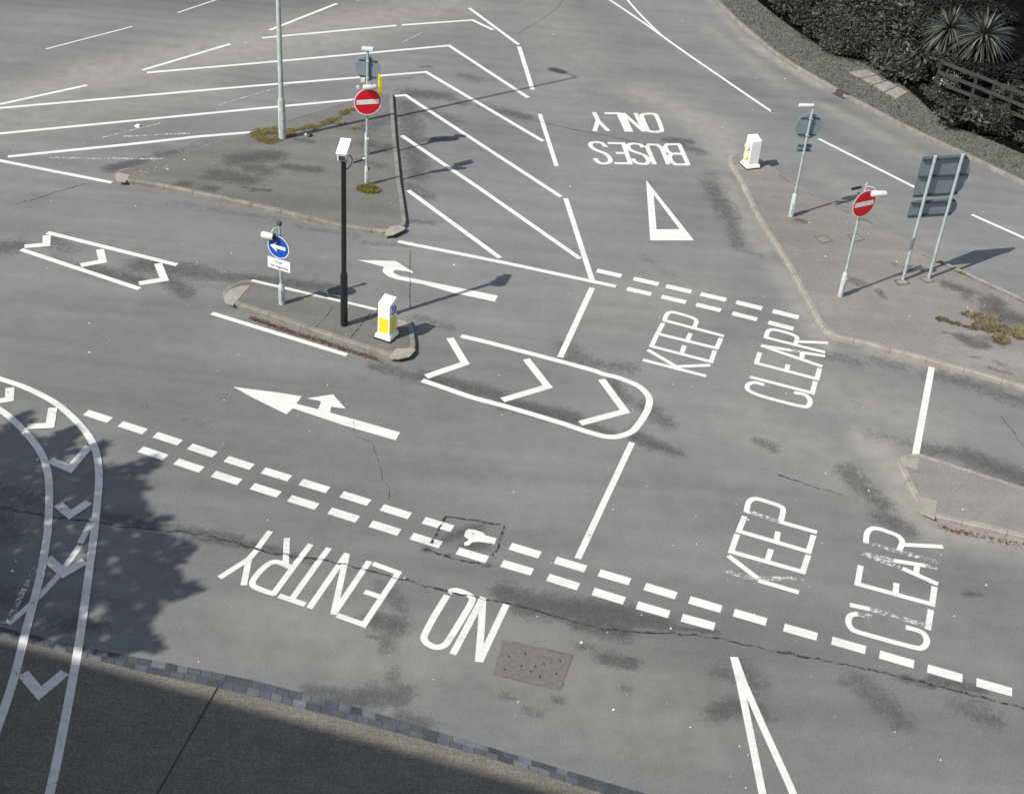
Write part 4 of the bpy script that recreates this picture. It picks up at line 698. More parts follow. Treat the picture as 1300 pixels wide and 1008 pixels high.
# grass blades on the verge
mb = MB(); rg = random.Random(11)
fa = np.array([tuple(p) for p in fi]+[tuple(p) for p in bed[::-1]])
lo, hi = fa.min(0), fa.max(0); fpoly = [tuple(p) for p in fa]; flp = [tuple(p) for p in fl]
pts = np.random.default_rng(3).uniform(lo, hi, (150000, 2)); pts = pts[inside(fpoly, pts) & ~inside(flp, pts)][:15000]
for x, y in pts:
    h = rg.uniform(.025, .085); a = rg.uniform(0, 6.28); w = .014; lx, ly = rg.uniform(-.05, .05), rg.uniform(-.05, .05)
    mb.face([(x-w*math.cos(a), y-w*math.sin(a), PZ-.006), (x+w*math.cos(a), y+w*math.sin(a), PZ-.006), (x+lx, y+ly, PZ+h)])
me = bpy.data.meshes.new('grass'); me.from_pydata(mb.v, [], mb.f); me.materials.append(M['blade']); o = bpy.data.objects.new('grass', me); col.objects.link(o)
tag(o, 'short dry grey grass on the verge along the far kerb', kind='stuff')

# ---------------------------------------------------------------- footway with setts, lower left
U, Lw = [Vector(p) for p in K['settU']], [Vector(p) for p in K['settL']]
fw = tag(empty('footway', (0, 0, 0)), 'dark concrete footway with a band of granite setts along the road', kind='structure')
mb = MB(); low_l = [tuple(p) for p in Lw]
mb.plate([(-16, 17.5)]+low_l+[(9, 9), (9, 2), (-16, 2)], -.01, .012); mb.build('concrete_slab', M['slab'], fw)
j = K['joint']; s = MB(); a, b = Vector(j[0]), Vector(j[1]); ribbon(s, [a, b, b+(b-a)*3], .03, .0135); s.build('slab_joint', M['black'], fw)
mb = MB()
for a, b, c, d in zip(U, U[1:], Lw, Lw[1:]): mb.face([(*a, .0035), (*b, .0035), (*d, .0035), (*c, .0035)], 1)
def along(line, s):
    for a, b in zip(line, line[1:]):
        l = (b-a).length
        if s <= l: return a.lerp(b, s/l)
        s -= l
    return line[-1]
Ul = sum((b-a).length for a, b in zip(U, U[1:])); Ll = sum((b-a).length for a, b in zip(Lw, Lw[1:]))
for row in range(2):
    s_ = rng.uniform(0, .1)
    while s_ < Ul-.3:
        l = rng.uniform(.17, .27)
        def P_(t, r): 
            return along(U, t).lerp(along(Lw, t*Ll/Ul), r)
        r0, r1 = row*.5+.03, row*.5+.47; zz = .010+rng.uniform(-.002, .002)
        c = [P_(s_+.007, r0), P_(s_+l-.007, r0), P_(s_+l-.007, r1), P_(s_+.007, r1)]
        c = [p+Vector((rng.uniform(-.009, .009), rng.uniform(-.009, .009))) for p in c]
        mb.plate([tuple(p) for p in c][::-1], .0, zz); s_ += l
mb.build('sett_band', [M['sett'], M['mortar']], fw)

# ---------------------------------------------------------------- street furniture
POS = K['pos']
def base(k): return (POS[k][0], POS[k][1], PZ-.006)
def pole_part(root, name, h0, h1, r, mat, x=0, y=0, n=16):
    s = MB(); s.tube([(x, y, h0), (x, y, h1)], r, n); return s.build(name, mat, root, smooth=True)
def sleeve(root, h, r, mat, r_top):
    s = MB(); s.tube([(0, 0, 0), (0, 0, h-.06), (0, 0, h)], [r, r, r_top], 18); o = s.build('base_sleeve', mat, root, smooth=True)
    d = MB(); d.box((0, -r-.001, .28), (r*1.1, .012, .3)); d.build('access_door', M['galv_white'], o)
    return o
def sticker(root, r, z, mat, w=.05, h=.12, a=-70):
    s = MB(); t = R(a); s.box((math.cos(t)*(r+.004), math.sin(t)*(r+.004), z), (w, .006, h), t+math.pi/2); s.build('sticker', mat, root)
def disc(name, root, r, z, y, mats, thick=.012, n=48):
    s = MB(); s.prism(circle(r, n, 0, z), y, y+thick); return s.build(name, mats, root)
def lamp_unit(root, c, L, r, rz=0, tilt=0):
    s = MB(); d = Vector((math.cos(rz)*math.cos(tilt), math.sin(rz)*math.cos(tilt), math.sin(tilt)))
    a = Vector(c)-d*L/2; b = Vector(c)+d*L/2
    s.tube([a, a+d*.02, b-d*.02, b], [r*.85, r, r, r*.85], 20); o = s.build('sign_light', M['offwhite'], root, smooth=True)
    return o
def bracket(root, pts, r=.012, mat=None):
    s = MB(); s.tube(pts, r, 8); return s.build('light_bracket', mat or M['galv'], root, smooth=True)

def no_entry_face(root, z, y, r):
    """red disc, white rim and bar on the -y side"""
    b = MB(); b.prism(circle(r, 56, 0, z), y, y+.012); bd = b.build('sign_back', M['alu'], root)
    f = MB(); f.prism(circle(r, 56, 0, z), y-.003, y-.0005); f.build('white_rim', M['white'], root)
    f = MB(); f.prism(circle(r*.925, 56, 0, z), y-.006, y-.0032); f.build('red_face', M['red'], root)
    f = MB(); f.prism([(-r*.80, z-r*.17), (r*.80, z-r*.17), (r*.80, z+r*.17), (-r*.80, z+r*.17)], y-.009, y-.0062); f.build('white_bar', M['white'], root)

def tall_lamp():
    x, y, z = base('lamp')
    L = [Vector(p) for p in K['lampshadow']]; b = Vector((x, y))
    Ht = (L[0]-b).length*math.tan(EL)
    root = tag(empty('street_lamp', (x, y, z)), 'tall grey lamp column standing on the mossy corner of the triangular island', 'street lamp')
    s = MB(); s.tube([(0, 0, 0), (0, 0, 1.2), (0, 0, 1.34)], [.112, .112, .078], 20); lo = s.build('base_section', M['galv_white'], root, smooth=True)
    s = MB(); s.box((0, -.111, .62), (.11, .014, .62)); s.build('access_door', M['galv_white'], lo)
    s = MB(); s.tube([(0, 0, 1.34), (0, 0, Ht)], [.076, .045], 18); s.build('column', M['galv_white'], root, smooth=True)
    ax, ay = (L[1]-L[0]); e = (L[2]-L[0])*1.0
    s = MB(); s.tube([(0, 0, Ht-.1), (ax*.3, ay*.3, Ht+.06), (ax, ay, Ht+.08)], .028, 12); s.build('arm', M['galv_white'], root, smooth=True)
    hd = MB(); dr = Vector((ax, ay, 0)).normalized(); an = math.atan2(dr.y, dr.x)
    hd.box((ax+dr.x*.33, ay+dr.y*.33, Ht+.1), (.72, .3, .15), an, taper=.8); lh = hd.build('lamp_head', M['offwhite'], root, bevel=.03)
    gl_ = MB(); gl_.box((ax+dr.x*.33, ay+dr.y*.33, Ht+.015), (.5, .22, .03), an); gl_.build('lens', M['glass'], lh)
    sticker(root, .112, .9, M['label_yellow'], .06, .08, -100)
tall_lamp()

def near_no_entry():
    root = tag(empty('no_entry_sign', base('near'), R(20)), 'red and white no entry disc with a yellow board behind it, on the triangular island', 'road sign', 'no entry signs')
    sleeve(root, .62, .062, M['galv_white'], .04)
    pole_part(root, 'pole', .62, 3.26, .038, M['galv'])
    no_entry_face(root, 2.58, -.075, .395)
    s = MB(); s.tube([(0, 0, 3.10), (.02, -.25, 3.20)], .015, 8); s.build('light_bracket', M['galv'], root, smooth=True)
    lamp_unit(root, (.02, -.2, 3.06), .36, .075)
    s = MB(); s.box((-.27, -.02, 3.0), (.07, .07, .07)); s.build('photocell', M['offwhite'], root)
    s = MB(); s.box((.40, .18, 2.9), (.02, .26, .66), R(8)); b = s.build('yellow_board', M['mustard'], root)
    s = MB(); s.box((.372, .10, 2.9), (.05, .05, .66), R(8)); s.build('lit_board_edge', M['yellow'], b)  # lit side of the board, painted as a strip of brighter yellow
    s = MB(); s.tube([(0, 0, 2.9), (.38, .16, 2.9)], .012, 8); s.build('board_bracket', M['galv'], root)
    s = MB(); s.box((.05, -.02, .52), (.05, .05, .09)); s.build('strap', M['black'], root)
    s = MB(); s.box((0, 0, 1.45), (.088, .088, .06)); s.build('clamp', M['white'], root)
    sticker(root, .062, .36, M['label_yellow'], .045, .09, -60)
near_no_entry()

def back_disc(key, label, dz, r, rz, plate=None, h=3.2, light='cap', sl=.74):
    root = tag(empty('road_sign', base(key), rz), label, 'road sign')
    sleeve(root, sl, .075, M['galv_white'], .042)
    pole_part(root, 'pole', sl, h, .036, M['galv'])
    b = disc('sign_back', root, r, dz, .055, M['alu'])
    f = MB(); f.prism(circle(r, 48, 0, dz), .0685, .071); f.build('white_rim', M['white'], root)
    f = MB(); f.prism(circle(r*.86, 48, 0, dz), .0715, .0735); f.build('sign_face', M['red'], root)
    for q in (-.66, .66):
        s = MB(); w = r*math.sqrt(1-q*q)*1.9; s.box((0, .044, dz+q*r), (w, .02, .035)); s.build('rail', M['alu_dark'], root)
        s = MB(); s.box((0, .006, dz+q*r), (.1, .1, .03)); s.build('clip', M['galv'], root)
    if plate:
        pz, pw, ph = plate
        s = MB(); s.box((0, .06, pz), (pw, .012, ph)); s.build('plate_back', M['alu'], root)
        s = MB(); s.box((0, .0695, pz), (pw-.02, .003, ph-.02)); s.build('plate_face', M['white'], root)
        for q in (-.3, .3):
            s = MB(); s.box((0, .044, pz+q*ph), (pw*.85, .018, .03)); s.build('rail', M['alu_dark'], root)
    return root
rt = back_disc('far', 'grey round sign back with a small T-shaped light on top, behind the no entry disc', 2.69, .37, R(-4), h=3.25, sl=.72)
s = MB(); s.box((0, 0, 3.31), (.34, .16, .09)); s.build('sign_light', M['offwhite'], rt, bevel=.02)
s = MB(); s.box((-.13, -.02, 2.36), (.12, .1, .1)); s.build('photocell', M['offwhite'], rt)
rt = back_disc('p5', 'grey round sign back with a small plate below it, near the far white bollard', 2.78, .375, R(9), plate=(2.13, .44, .24), h=3.2)
s = MB(); s.tube([(0, 0, 3.15), (.02, 0, 3.36), (-.02, 0, 3.42)], [.03, .03, .04], 12); s.build('light_bracket', M['galv'], rt, smooth=True)
lamp_unit(rt, (-.2, .0, 3.42), .42, .055, R(0))
sticker(rt, .075, .42, M['label_yellow'], .05, .12, -55)

def far_no_entry():
    root = tag(empty('no_entry_sign', base('p6'), R(31)), 'tilted-looking red and white no entry disc at the front of the large right island', 'road sign', 'no entry signs')
    sleeve(root, .74, .07, M['galv_white'], .042)
    pole_part(root, 'pole', .74, 3.28, .036, M['galv'])
    no_entry_face(root, 2.74, -.07, .375)
    s = MB(); s.tube([(0, 0, 3.2), (.1, -.16, 3.22), (.2, -.28, 3.07)], .014, 8); s.build('light_bracket', M['galv'], root, smooth=True)
    lamp_unit(root, (.22, -.26, 3.07), .38, .08, R(-20))
    s = MB(); s.box((-.2, .12, 3.12), (.3, .05, .05)); s.build('photocell', M['black'], root)
    sticker(root, .07, .45, M['label_yellow'], .05, .08, -80); sticker(root, .07, .28, M['ink'], .04, .06, -70); sticker(root, .07, .56, M['white'], .05, .06, -75)
far_no_entry()

def direction_sign():
    x, y, z = base('p7'); x2, y2, _ = base('p8'); rz = math.atan2(y2-y, x2-x); D = math.hypot(x2-x, y2-y)
    root = tag(empty('direction_sign', (x, y, z), rz), 'large grey-backed direction sign with two stacked boards on two poles', 'road sign')
    for px in (0, D):
        s = MB(); s.tube([(px, 0, 0), (px, 0, 3.62)], .044, 16); pl = s.build('pole', M['galv'], root, smooth=True)
        s = MB(); s.tube([(px, 0, 3.62), (px, 0, 3.65)], .047, 16); s.build('cap', M['galv_white'], pl)
    def board(z0, z1, x0, x1, tip, name, rails):
        c = (z1-z0)*.16; zm = (z0+z1)/2
        poly = [(x0+.03, z0), (x1-.04, z0), (x1+tip*.55, z0+(zm-z0)*.35), (x1+tip, zm-.05), (x1+tip, zm+.05), (x1+tip*.55, z1-(z1-zm)*.35), (x1-.04, z1), (x0+.03, z1), (x0, z1-.03), (x0, z0+.03)]
        s = MB(); s.prism(poly, .07, .085); b = s.build(name, M['alu'], root)
        s = MB(); s.prism(offset(poly, .02), .0855, .088); s.build('sign_face', M['white'], b)
        for q in rails:
            f = abs((q-zm)/((z1-z0)/2)); xe = x1+tip*max(0, 1-f)*.9-.03
            s = MB(); s.box(((x0+xe)/2+.01, .046, q), (xe-x0-.04, .05, .04)); s.build('rail', M['alu_dark'], b)
    board(2.45, 3.62, -.33, D+.20, .20, 'upper_board', (2.52, 3.05, 3.53))
    board(1.85, 2.36, -.33, D+.17, .13, 'lower_board', (1.92, 2.29))
direction_sign()

def blue_sign():
    root = tag(empty('turn_left_sign', base('blue'), R(-22)), 'round blue sign with a white left arrow above a Dual carriageway plate', 'road sign')
    sleeve(root, .58, .078, M['galv_white'], .045)
    pole_part(root, 'pole', .58, 2.26, .038, M['galv'])
    s = MB(); s.box((0, 0, 2.22), (.1, .1, .1)); s.build('top_clamp', M['alu_dark'], root, bevel=.02)
    z = 1.62; r = .30; y = -.075
    disc('sign_back', root, r, z, y, M['alu'])
    f = MB(); f.prism(circle(r, 56, 0, z), y-.003, y-.0005); f.build('white_rim', M['white'], root)
    f = MB(); f.prism(circle(r*.93, 56, 0, z), y-.006, y-.0032); bf = f.build('blue_face', M['blue'], root)
    f = MB(); a = [(-.225, z), (-.03, z+.145), (-.075, z+.045), (.20, z+.045), (.20, z-.045), (-.075, z-.045), (-.03, z-.145)]
    f.prism(a, y-.009, y-.0062); f.build('white_arrow', M['white'], root)
    zp = 1.145; w, h = .64, .30
    f = MB(); f.prism([(-w/2, zp-h/2), (w/2, zp-h/2), (w/2, zp+h/2), (-w/2, zp+h/2)], y, y+.012, 0); pb = f.build('plate', M['galv_white'], root, bevel=.004)
    f = MB(); f.prism([(-w/2+.006, zp-h/2+.006), (w/2-.006, zp-h/2+.006), (w/2-.006, zp+h/2-.006), (-w/2+.006, zp+h/2-.006)], y-.004, y-.0005); f.build('plate_face', M['white'], pb)
    for txt, zz, sz in (('Dual', zp+.028, .098), ('carriageway', zp-.095, .112)):
        cu = bpy.data.curves.new('lettering', 'FONT'); cu.body = txt; cu.size = sz; cu.align_x = 'CENTER'; cu.extrude = .001; cu.offset = .0012
        t = bpy.data.objects.new('tmp', cu); col.objects.link(t); dg = bpy.context.evaluated_depsgraph_get()
        me = bpy.data.meshes.new_from_object(t.evaluated_get(dg)); bpy.data.objects.remove(t)
        me.materials.clear(); me.materials.append(M['ink'])
        o = bpy.data.objects.new('lettering', me); col.objects.link(o); o.parent = root; o.location = (0, y-.0055, zz); o.rotation_euler = (R(90), 0, 0)
    s = MB(); s.tube([(0, 0, 2.14), (-.08, -.12, 2.12), (-.12, -.2, 2.0)], .014, 8); s.build('light_bracket', M['galv'], root, smooth=True)
    lu = lamp_unit(root, (-.20, -.20, 1.93), .31, .085, R(5))
    s = MB(); s.tube([(-.045, -.186, 1.944), (-.03, -.185, 1.945)], .08, 16); s.build('end_cap', M['black'], lu)
blue_sign()

def camera_post():
    root = tag(empty('camera_post', base('cam')), 'slim black post topped by a white boxy traffic camera on the refuge', 'camera post')
    s = MB(); s.tube([(0, 0, 0), (0, 0, 1.36), (0, 0, 1.44), (0, 0, 1.45)], [.088, .088, .08, .062], 20); lo = s.build('base_section', M['black'], root, smooth=True)
    s = MB(); s.box((0, -.087, .55), (.09, .012, .5)); s.build('access_door', M['black'], lo)
    s = MB(); s.tube([(0, 0, 1.45), (0, 0, 2.25), (0, 0, 2.25), (0, 0, 2.29), (0, 0, 2.29), (0, 0, 4.36)], [.062, .062, .067, .067, .06, .058], 18); s.build('column', M['black'], root, smooth=True)
    s = MB(); s.box((0, 0, 4.40), (.16, .14, .09)); s.build('mounting_bracket', M['black'], root)
    rot = Matrix.Rotation(R(16), 3, 'X')
    s = MB(); s.box((0, -.02, 4.58), (.20, .46, .20), rot=rot, rz=R(-4)); h = s.build('camera_housing', M['white'], root, bevel=.012)
    s = MB(); s.box((.0, -.235, 4.51), (.15, .02, .14), rot=rot, rz=R(-4)); s.build('lens_window', M['glass'], h)
    s = MB(); s.box((0, -.02, 4.70), (.235, .54, .012), rot=rot, rz=R(-4)); s.build('sun_shield', M['white'], h)
    s = MB(); s.tube([(.05, .02, 4.44), (.15, .05, 4.46), (.19, .05, 4.36), (.16, .04, 4.22), (.08, .02, 4.14), (.05, 0, 4.12)], .013, 8); s.build('cable', M['black'], root, smooth=True)
camera_post()

def bollard(key, rz, label, ang2):
    x, y, z = base(key)
    root = tag(empty('traffic_bollard', (x, y, z+.004), rz), label, 'bollard', 'illuminated white traffic bollards')
    s = MB(); s.box((0, 0, .015), (.42, .42, .03)); s.build('base_plate', M['black'], root)
    s = MB(); s.box((0, 0, .085), (.40, .40, .11), taper=.9); s.build('plinth', M['white'], root, bevel=.012)
    s = MB(); b = [(-.15, .14), (.15, .14), (.15, 1.0), (-.15, 1.06)]
    n = len(b); A = [(-.15, -.15), (.15, -.15), (.15, .15), (-.15, .15)]
    vb = [(px, py, .138) for px, py in A]; vt = [(px*.97, py*.97, 1.03+.05*(py/.15)) for px, py in A]
    s.face(vb[::-1]); s.face(vt)
    for i in range(4): s.face([vb[i], vb[(i+1) % 4], vt[(i+1) % 4], vt[i]])
    s.build('shell', M['white'], root, bevel=.014)
    root.scale = (1.1, 1.1, .99); return root
def panel(root, side, z0, z1, w, mat, name='yellow_panel'):
    # side 0: -y, 1: +x, 2: +y, 3: -x
    s = MB(); p = [(-w/2, z0), (w/2, z0), (w/2, z1), (-w/2, z1)]; s.prism(p, -.1565, -.1495); o = s.build(name, mat, root, bevel=.0025); o.rotation_euler = (0, 0, R(90*side)); return o
def arrow_disc(root, side, z, r, dy=-.157):
    s = MB(); s.prism(circle(r, 36, 0, z), dy-.004, dy+.006); o = s.build('arrow_disc', M['blue'], root); o.rotation_euler = (0, 0, R(90*side))
    k = r/.3; c, sn = math.cos(R(215)), math.sin(R(215)); a = [(-.225, 0), (-.03, .14), (-.07, .045), (.2, .045), (.2, -.045), (-.07, -.045), (-.03, -.14)]
    f = R(45); q = [(k*(px*math.cos(f)-pz*math.sin(f)), z+k*(px*math.sin(f)+pz*math.cos(f))) for px, pz in a]
    s = MB(); s.prism(q, dy-.007, dy-.0042); s.build('white_arrow', M['white'], o)
    s = MB(); s.tube([(r*.97*math.cos(t), dy-.005, z+r*.97*math.sin(t)) for t in [i*2*math.pi/36 for i in range(37)]], .006, 6); s.build('disc_rim', M['white'], o)
b1 = bollard('b1', R(-23), 'white bollard with yellow panels and a blue arrow disc, beside the black camera post', 0)
panel(b1, 0, .19, .60, .22, M['yellow']); panel(b1, 1, .19, .60, .20, M['yellow']); arrow_disc(b1, 1, .80, .125)
b2 = bollard('b2', R(22), 'white bollard at the far tip of the large right island', 0)
panel(b2, 3, .2, .55, .2, M['yellow']); panel(b2, 2, .19, .58, .20, M['yellow'])
b2.scale = (1.18, 1.18, .92)
s = MB(); s.prism(circle(.115, 32, 0, .74), -.20, -.165); d_ = s.build('arrow_disc', M['offwhite'], b2); d_.rotation_euler = (0, 0, R(-90))
s = MB(); s.prism(circle(.10, 32, 0, .40), -.19, -.158); d_ = s.build('reflector_disc', M['offwhite'], b2); d_.rotation_euler = (0, 0, R(-90))
s = MB(); s.box((.19, -.12, .12), (.05, .08, .2)); s.build('side_box', M['rust'], b2)

# ---------------------------------------------------------------- litter, moss and weeds
s = MB(); a, b = K['rod']; s.tube([(*a, PZ+.02), (*b, PZ+.02)], .017, 8); o = s.build('stick', [M['black']]); tag(o, 'short dark stick with a white end lying near the no entry sign pole', 'stick')
e = MB(); v = Vector(b)-Vector(a); v.normalize(); e.tube([(b[0], b[1], PZ+.03), (b[0]+v.x*.07, b[1]+v.y*.07, PZ+.04)], .03, 10); e.build('white_end', M['white'], o)
def lump(name, x, y, z, r, mat, label, cat):
    bm = bmesh.new(); bmesh.ops.create_icosphere(bm, subdivisions=2, radius=r)
    for vt in bm.verts:
        vt.co *= rng.uniform(.65, 1.15); vt.co.z = max(-r*.2, vt.co.z*.6)
    me = bpy.data.meshes.new(name); bm.to_mesh(me); bm.free(); me.materials.append(mat)
    o = bpy.data.objects.new(name, me); o.location = (x, y, z+r*.12); col.objects.link(o); return tag(o, label, cat)
(l0, l1, l2) = K['litter']
lump('crumpled_paper', *l0, 0, .10, M['white'], 'crumpled white scrap lying between the hatching lines at the upper left', 'litter')
lump('crumpled_paper', *l1, PZ, .06, M['white'], 'small pale scrap beside the mossy kerb line right of the lamp column', 'litter')
lump('dark_rag', *l2, PZ, .10, M['black'], 'dark crumpled rag beside the mossy kerb line right of the lamp column', 'litter')

def clump_mesh(name, blobs, n, size, mat, up=.5, seed=1, long=1.0):
    """blobs: (x,y,z,r). leaf-sized faces through the blobs' shells"""
    r = random.Random(seed); V = []; F = []
    tot = sum(b[3]**2 for b in blobs)
    for bx, by, bz, br in blobs:
        for _ in range(int(n*br*br/tot)):
            d = Vector((r.gauss(0, 1), r.gauss(0, 1), r.gauss(0, 1))).normalized(); d.z = abs(d.z)*1.0 if r.random() < .8 else d.z
            p = Vector((bx, by, bz))+d*br*(r.random()**.35)*r.uniform(.75, 1.12)
            if p.z < .01: p.z = .01+r.random()*.05
            nn = (d*.6+Vector((r.uniform(-1, 1), r.uniform(-1, 1), r.uniform(-.2, 1.2)))).normalized()
            a = nn.orthogonal().normalized(); a.rotate(Matrix.Rotation(r.uniform(0, 6.28), 3, nn)); c = nn.cross(a); s = size*r.uniform(.6, 1.5)
            k = len(V); V += [tuple(p-a*s*long), tuple(p-c*s*.45), tuple(p+a*s*long+nn*s*.15), tuple(p+c*s*.45)]; F.append((k, k+1, k+2, k+3))
    me = bpy.data.meshes.new(name); me.from_pydata(V, [], F); me.materials.append(mat); return me
def tuft_mesh(name, spots, n, h, mat, seed=2, spread=.1):
    r = random.Random(seed); V = []; F = []
    for sx, sy, sr in spots:
        for _ in range(n):
            a = r.uniform(0, 6.28); q = sr*math.sqrt(r.random()); x, y = sx+q*math.cos(a), sy+q*math.sin(a); w = .007+.006*r.random()
            t = r.uniform(0, 6.28); hh = h*r.uniform(.4, 1.2); lx, ly = r.gauss(0, spread), r.gauss(0, spread); k = len(V)
            V += [(x-w*math.cos(t), y-w*math.sin(t), 0), (x+w*math.cos(t), y+w*math.sin(t), 0), (x+lx, y+ly, hh)]; F.append((k, k+1, k+2))
    me = bpy.data.meshes.new(name); me.from_pydata(V, [], F); me.materials.append(mat); return me
def add(name, me, loc, parent=None, rz=0, sc=1):
    o = bpy.data.objects.new(name, me); o.location = loc; o.rotation_euler = (0, 0, rz); o.scale = (sc, sc, sc); col.objects.link(o)
    if parent: o.parent = parent
    return o
def flake_mesh(name, spots, dens, size, mat, seed, hz=.03):
    r = random.Random(seed); V = []; F = []
    for sx, sy, sr in spots:
        for _ in range(int(dens*sr*sr)+8):
            a = r.uniform(0, 6.28); q = sr*math.sqrt(r.random())*r.uniform(.7, 1.2); x, y = sx+q*math.cos(a), sy+q*math.sin(a); s = size*r.uniform(.5, 1.4); t = r.uniform(0, 6.28); z = r.random()*hz*(1.15-q/sr if q < sr else .1)
            c, d = math.cos(t)*s, math.sin(t)*s; k = len(V); e = r.uniform(-.4, .4)*s
            V += [(x-c, y-d, z+.002), (x+d, y-c, z+.004+abs(e)), (x+c, y+d, z+.003), (x-d, y+c, z+.004+abs(e)*.5)]; F.append((k, k+1, k+2, k+3))
    me = bpy.data.meshes.new(name); me.from_pydata(V, [], F); me.materials.append(mat); return me
tx, ty = K['tuft']
tag(add('weed_clump', tuft_mesh('weed', [(0, 0, .28), (.12, -.05, .2), (-.15, .02, .2)], 700, .10, M['tuftgrass'], spread=.05), (tx, ty, PZ)), 'round bright green and yellow weed clump at the foot of the no entry sign', 'weeds')
def line_spots(line, step, wob, r0):
    out = []; P = [Vector(p) for p in line]
    for a, b in zip(P, P[1:]):
        n = max(1, int((b-a).length/step))
        for k in range(n):
            p = a.lerp(b, (k+rng.random())/n); out.append((p.x+rng.gauss(0, wob), p.y+rng.gauss(0, wob), r0*rng.uniform(.5, 1.3)))
    return out
ml = [p for p in K['moss_line'][3:]]
sp = line_spots(ml, .12, .05, .16)
tag(add('moss', flake_mesh('moss', sp, 2600, .02, M['moss'], 2), (0, 0, PZ-.002)), 'yellow-green moss creeping along the kerb beside the lamp column', kind='stuff')
q = K['moss_line'][:4]; sp = line_spots([q[0], q[1], q[2], q[3], q[0]], .1, .05, .2)+[(x, y, .2) for x, y in K['moss_spots'][:2]]
tag(add('moss', flake_mesh('moss', sp, 2600, .022, M['moss'], 5), (0, 0, PZ-.002)), 'mossy patch around the foot of the tall lamp column', kind='stuff')
sp = [(x+rng.gauss(0, .08), y+rng.gauss(0, .03), .1) for x, y in K['moss_spots'][3:] for _ in range(3)]
tag(add('moss', flake_mesh('moss', sp, 2600, .018, M['moss'], 6), (0, 0, PZ-.002)), 'small moss spots on the triangular island below the mossy kerb line', kind='stuff')
wr = K['weedR']; wx = sum(p[0] for p in wr)/len(wr); wy = sum(p[1] for p in wr)/len(wr)
sp = [(x-wx+rng.gauss(0, .05), y-wy+rng.gauss(0, .05), .2) for x, y in wr]
tag(add('weed_clump', tuft_mesh('weed', sp, 700, .12, M['dryweed'], 7, spread=.07), (wx, wy, PZ)), 'dry yellowish weeds spreading over the right edge of the large island', 'weeds')
wl = K['weed']; s = MB(); cx_, cy_ = sum(p[0] for p in wl)/5, sum(p[1] for p in wl)/5
sp = line_spots([wl[0], wl[1], wl[2]], .07, .03, .09)+line_spots([wl[2], wl[3], wl[4]], .1, .06, .1)
sp = [(x-cx_, y-cy_, r) for x, y, r in sp]
tag(add('moss', flake_mesh('weed', sp, 2200, .02, M['mossbrown'], 8), (cx_, cy_, PZ)), 'flat brown mossy strip with a wider end, left of the dry weeds', kind='stuff')
jb = K['joint_big']; sp = [(jb[1][0], jb[1][1], .05), (jb[2][0], jb[2][1], .08), (jb[2][0]-.1, jb[2][1]+.05, .06)]
tag(add('weeds', tuft_mesh('weed', [(a-jb[2][0], b-jb[2][1], c) for a, b, c in sp], 60, .06, M['tuftgrass'], 9, spread=.03), (jb[2][0], jb[2][1], PZ)), 'tiny green weeds in the long crack beside the direction sign', kind='stuff')
lr = random.Random(9)
def litter(name, line, n, wob, seed, label, size=.018, z=.004):
    r = random.Random(seed); V = []; F = []; P = [Vector(p) for p in line]
    for _ in range(n):
        i = r.randrange(len(P)-1); p = P[i].lerp(P[i+1], r.random())+Vector((r.gauss(0, wob), r.gauss(0, wob)))
        a = r.uniform(0, 6.28); s = size*r.uniform(.5, 1.5); k = len(V); c, d = math.cos(a)*s, math.sin(a)*s
        V += [(p.x-c, p.y-d, z), (p.x+d*.6, p.y-c*.6, z+r.random()*.012), (p.x+c, p.y+d, z+.003), (p.x-d*.6, p.y+c*.6, z+r.random()*.012)]; F.append((k, k+1, k+2, k+3))
    me = bpy.data.meshes.new(name); me.from_pydata(V, [], F); me.materials.append(M['debris']); tag(add(name, me, (0, 0, 0)), label, kind='stuff')
litter('fallen_leaves', [(x-.02, y-.09) for x, y in K['leafline']], 1500, .045, 1, 'brown leaf litter in the gutter along the refuge kerb')
litter('fallen_leaves', [(x-.02, y-.09) for x, y in K['leafline2']], 300, .05, 2, 'brown leaf litter in the gutter of the lower right island')

# ---------------------------------------------------------------- shrubs, strap-leaved plants, fence
def blobs(seed, n=7, w=.8, h=.75):
    r = random.Random(seed); return [(r.uniform(-w, w)*.75, r.uniform(-w, w)*.75, r.uniform(.15, h*.6), r.uniform(.32, .55)) for _ in range(n)]+[(0, 0, .25, .6)]
SH = []
for i, (n, s, mt, lg) in enumerate(((2000, .055, FOL[0], 1.0), (1100, .09, FOL[1], 1.1), (1100, .075, FOL[2], 1.0), (2600, .04, FOL[3], 1.6), (1600, .06, FOL[0], 1.5), (1700, .06, M['shade_leaf'], 1.2))):
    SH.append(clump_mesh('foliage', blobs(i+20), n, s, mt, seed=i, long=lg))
st_ = MB()
for k in range(7):
    a = k*.9; st_.tube([(0, 0, 0), (.15*math.cos(a), .15*math.sin(a), .3), (.4*math.cos(a), .4*math.sin(a), .6)], [.03, .02, .008], 6)
stem0 = st_.build('stems', M['stem']); stem_me = stem0.data; bpy.data.objects.remove(stem0)
KIND = ['dark fine-leaved', 'broad-leaved dark', 'pale-flecked', 'grey wispy', 'dark spiky-leaved', 'dense shade-toned']
ROW = ['front', 'second', 'third', 'fourth', 'fifth', 'sixth', 'back']; ORD = ['first', 'second', 'third', 'fourth', 'fifth', 'sixth', 'seventh', 'eighth', 'ninth', 'tenth', 'eleventh', 'twelfth', 'thirteenth', 'fourteenth']
bl = [Vector(p) for p in bed]; Lb = sum((b-a).length for a, b in zip(bl, bl[1:]))
fence_pts = [Vector(p) for p in K['fence']]; yu = [Vector(p) for p in K['yucca']]
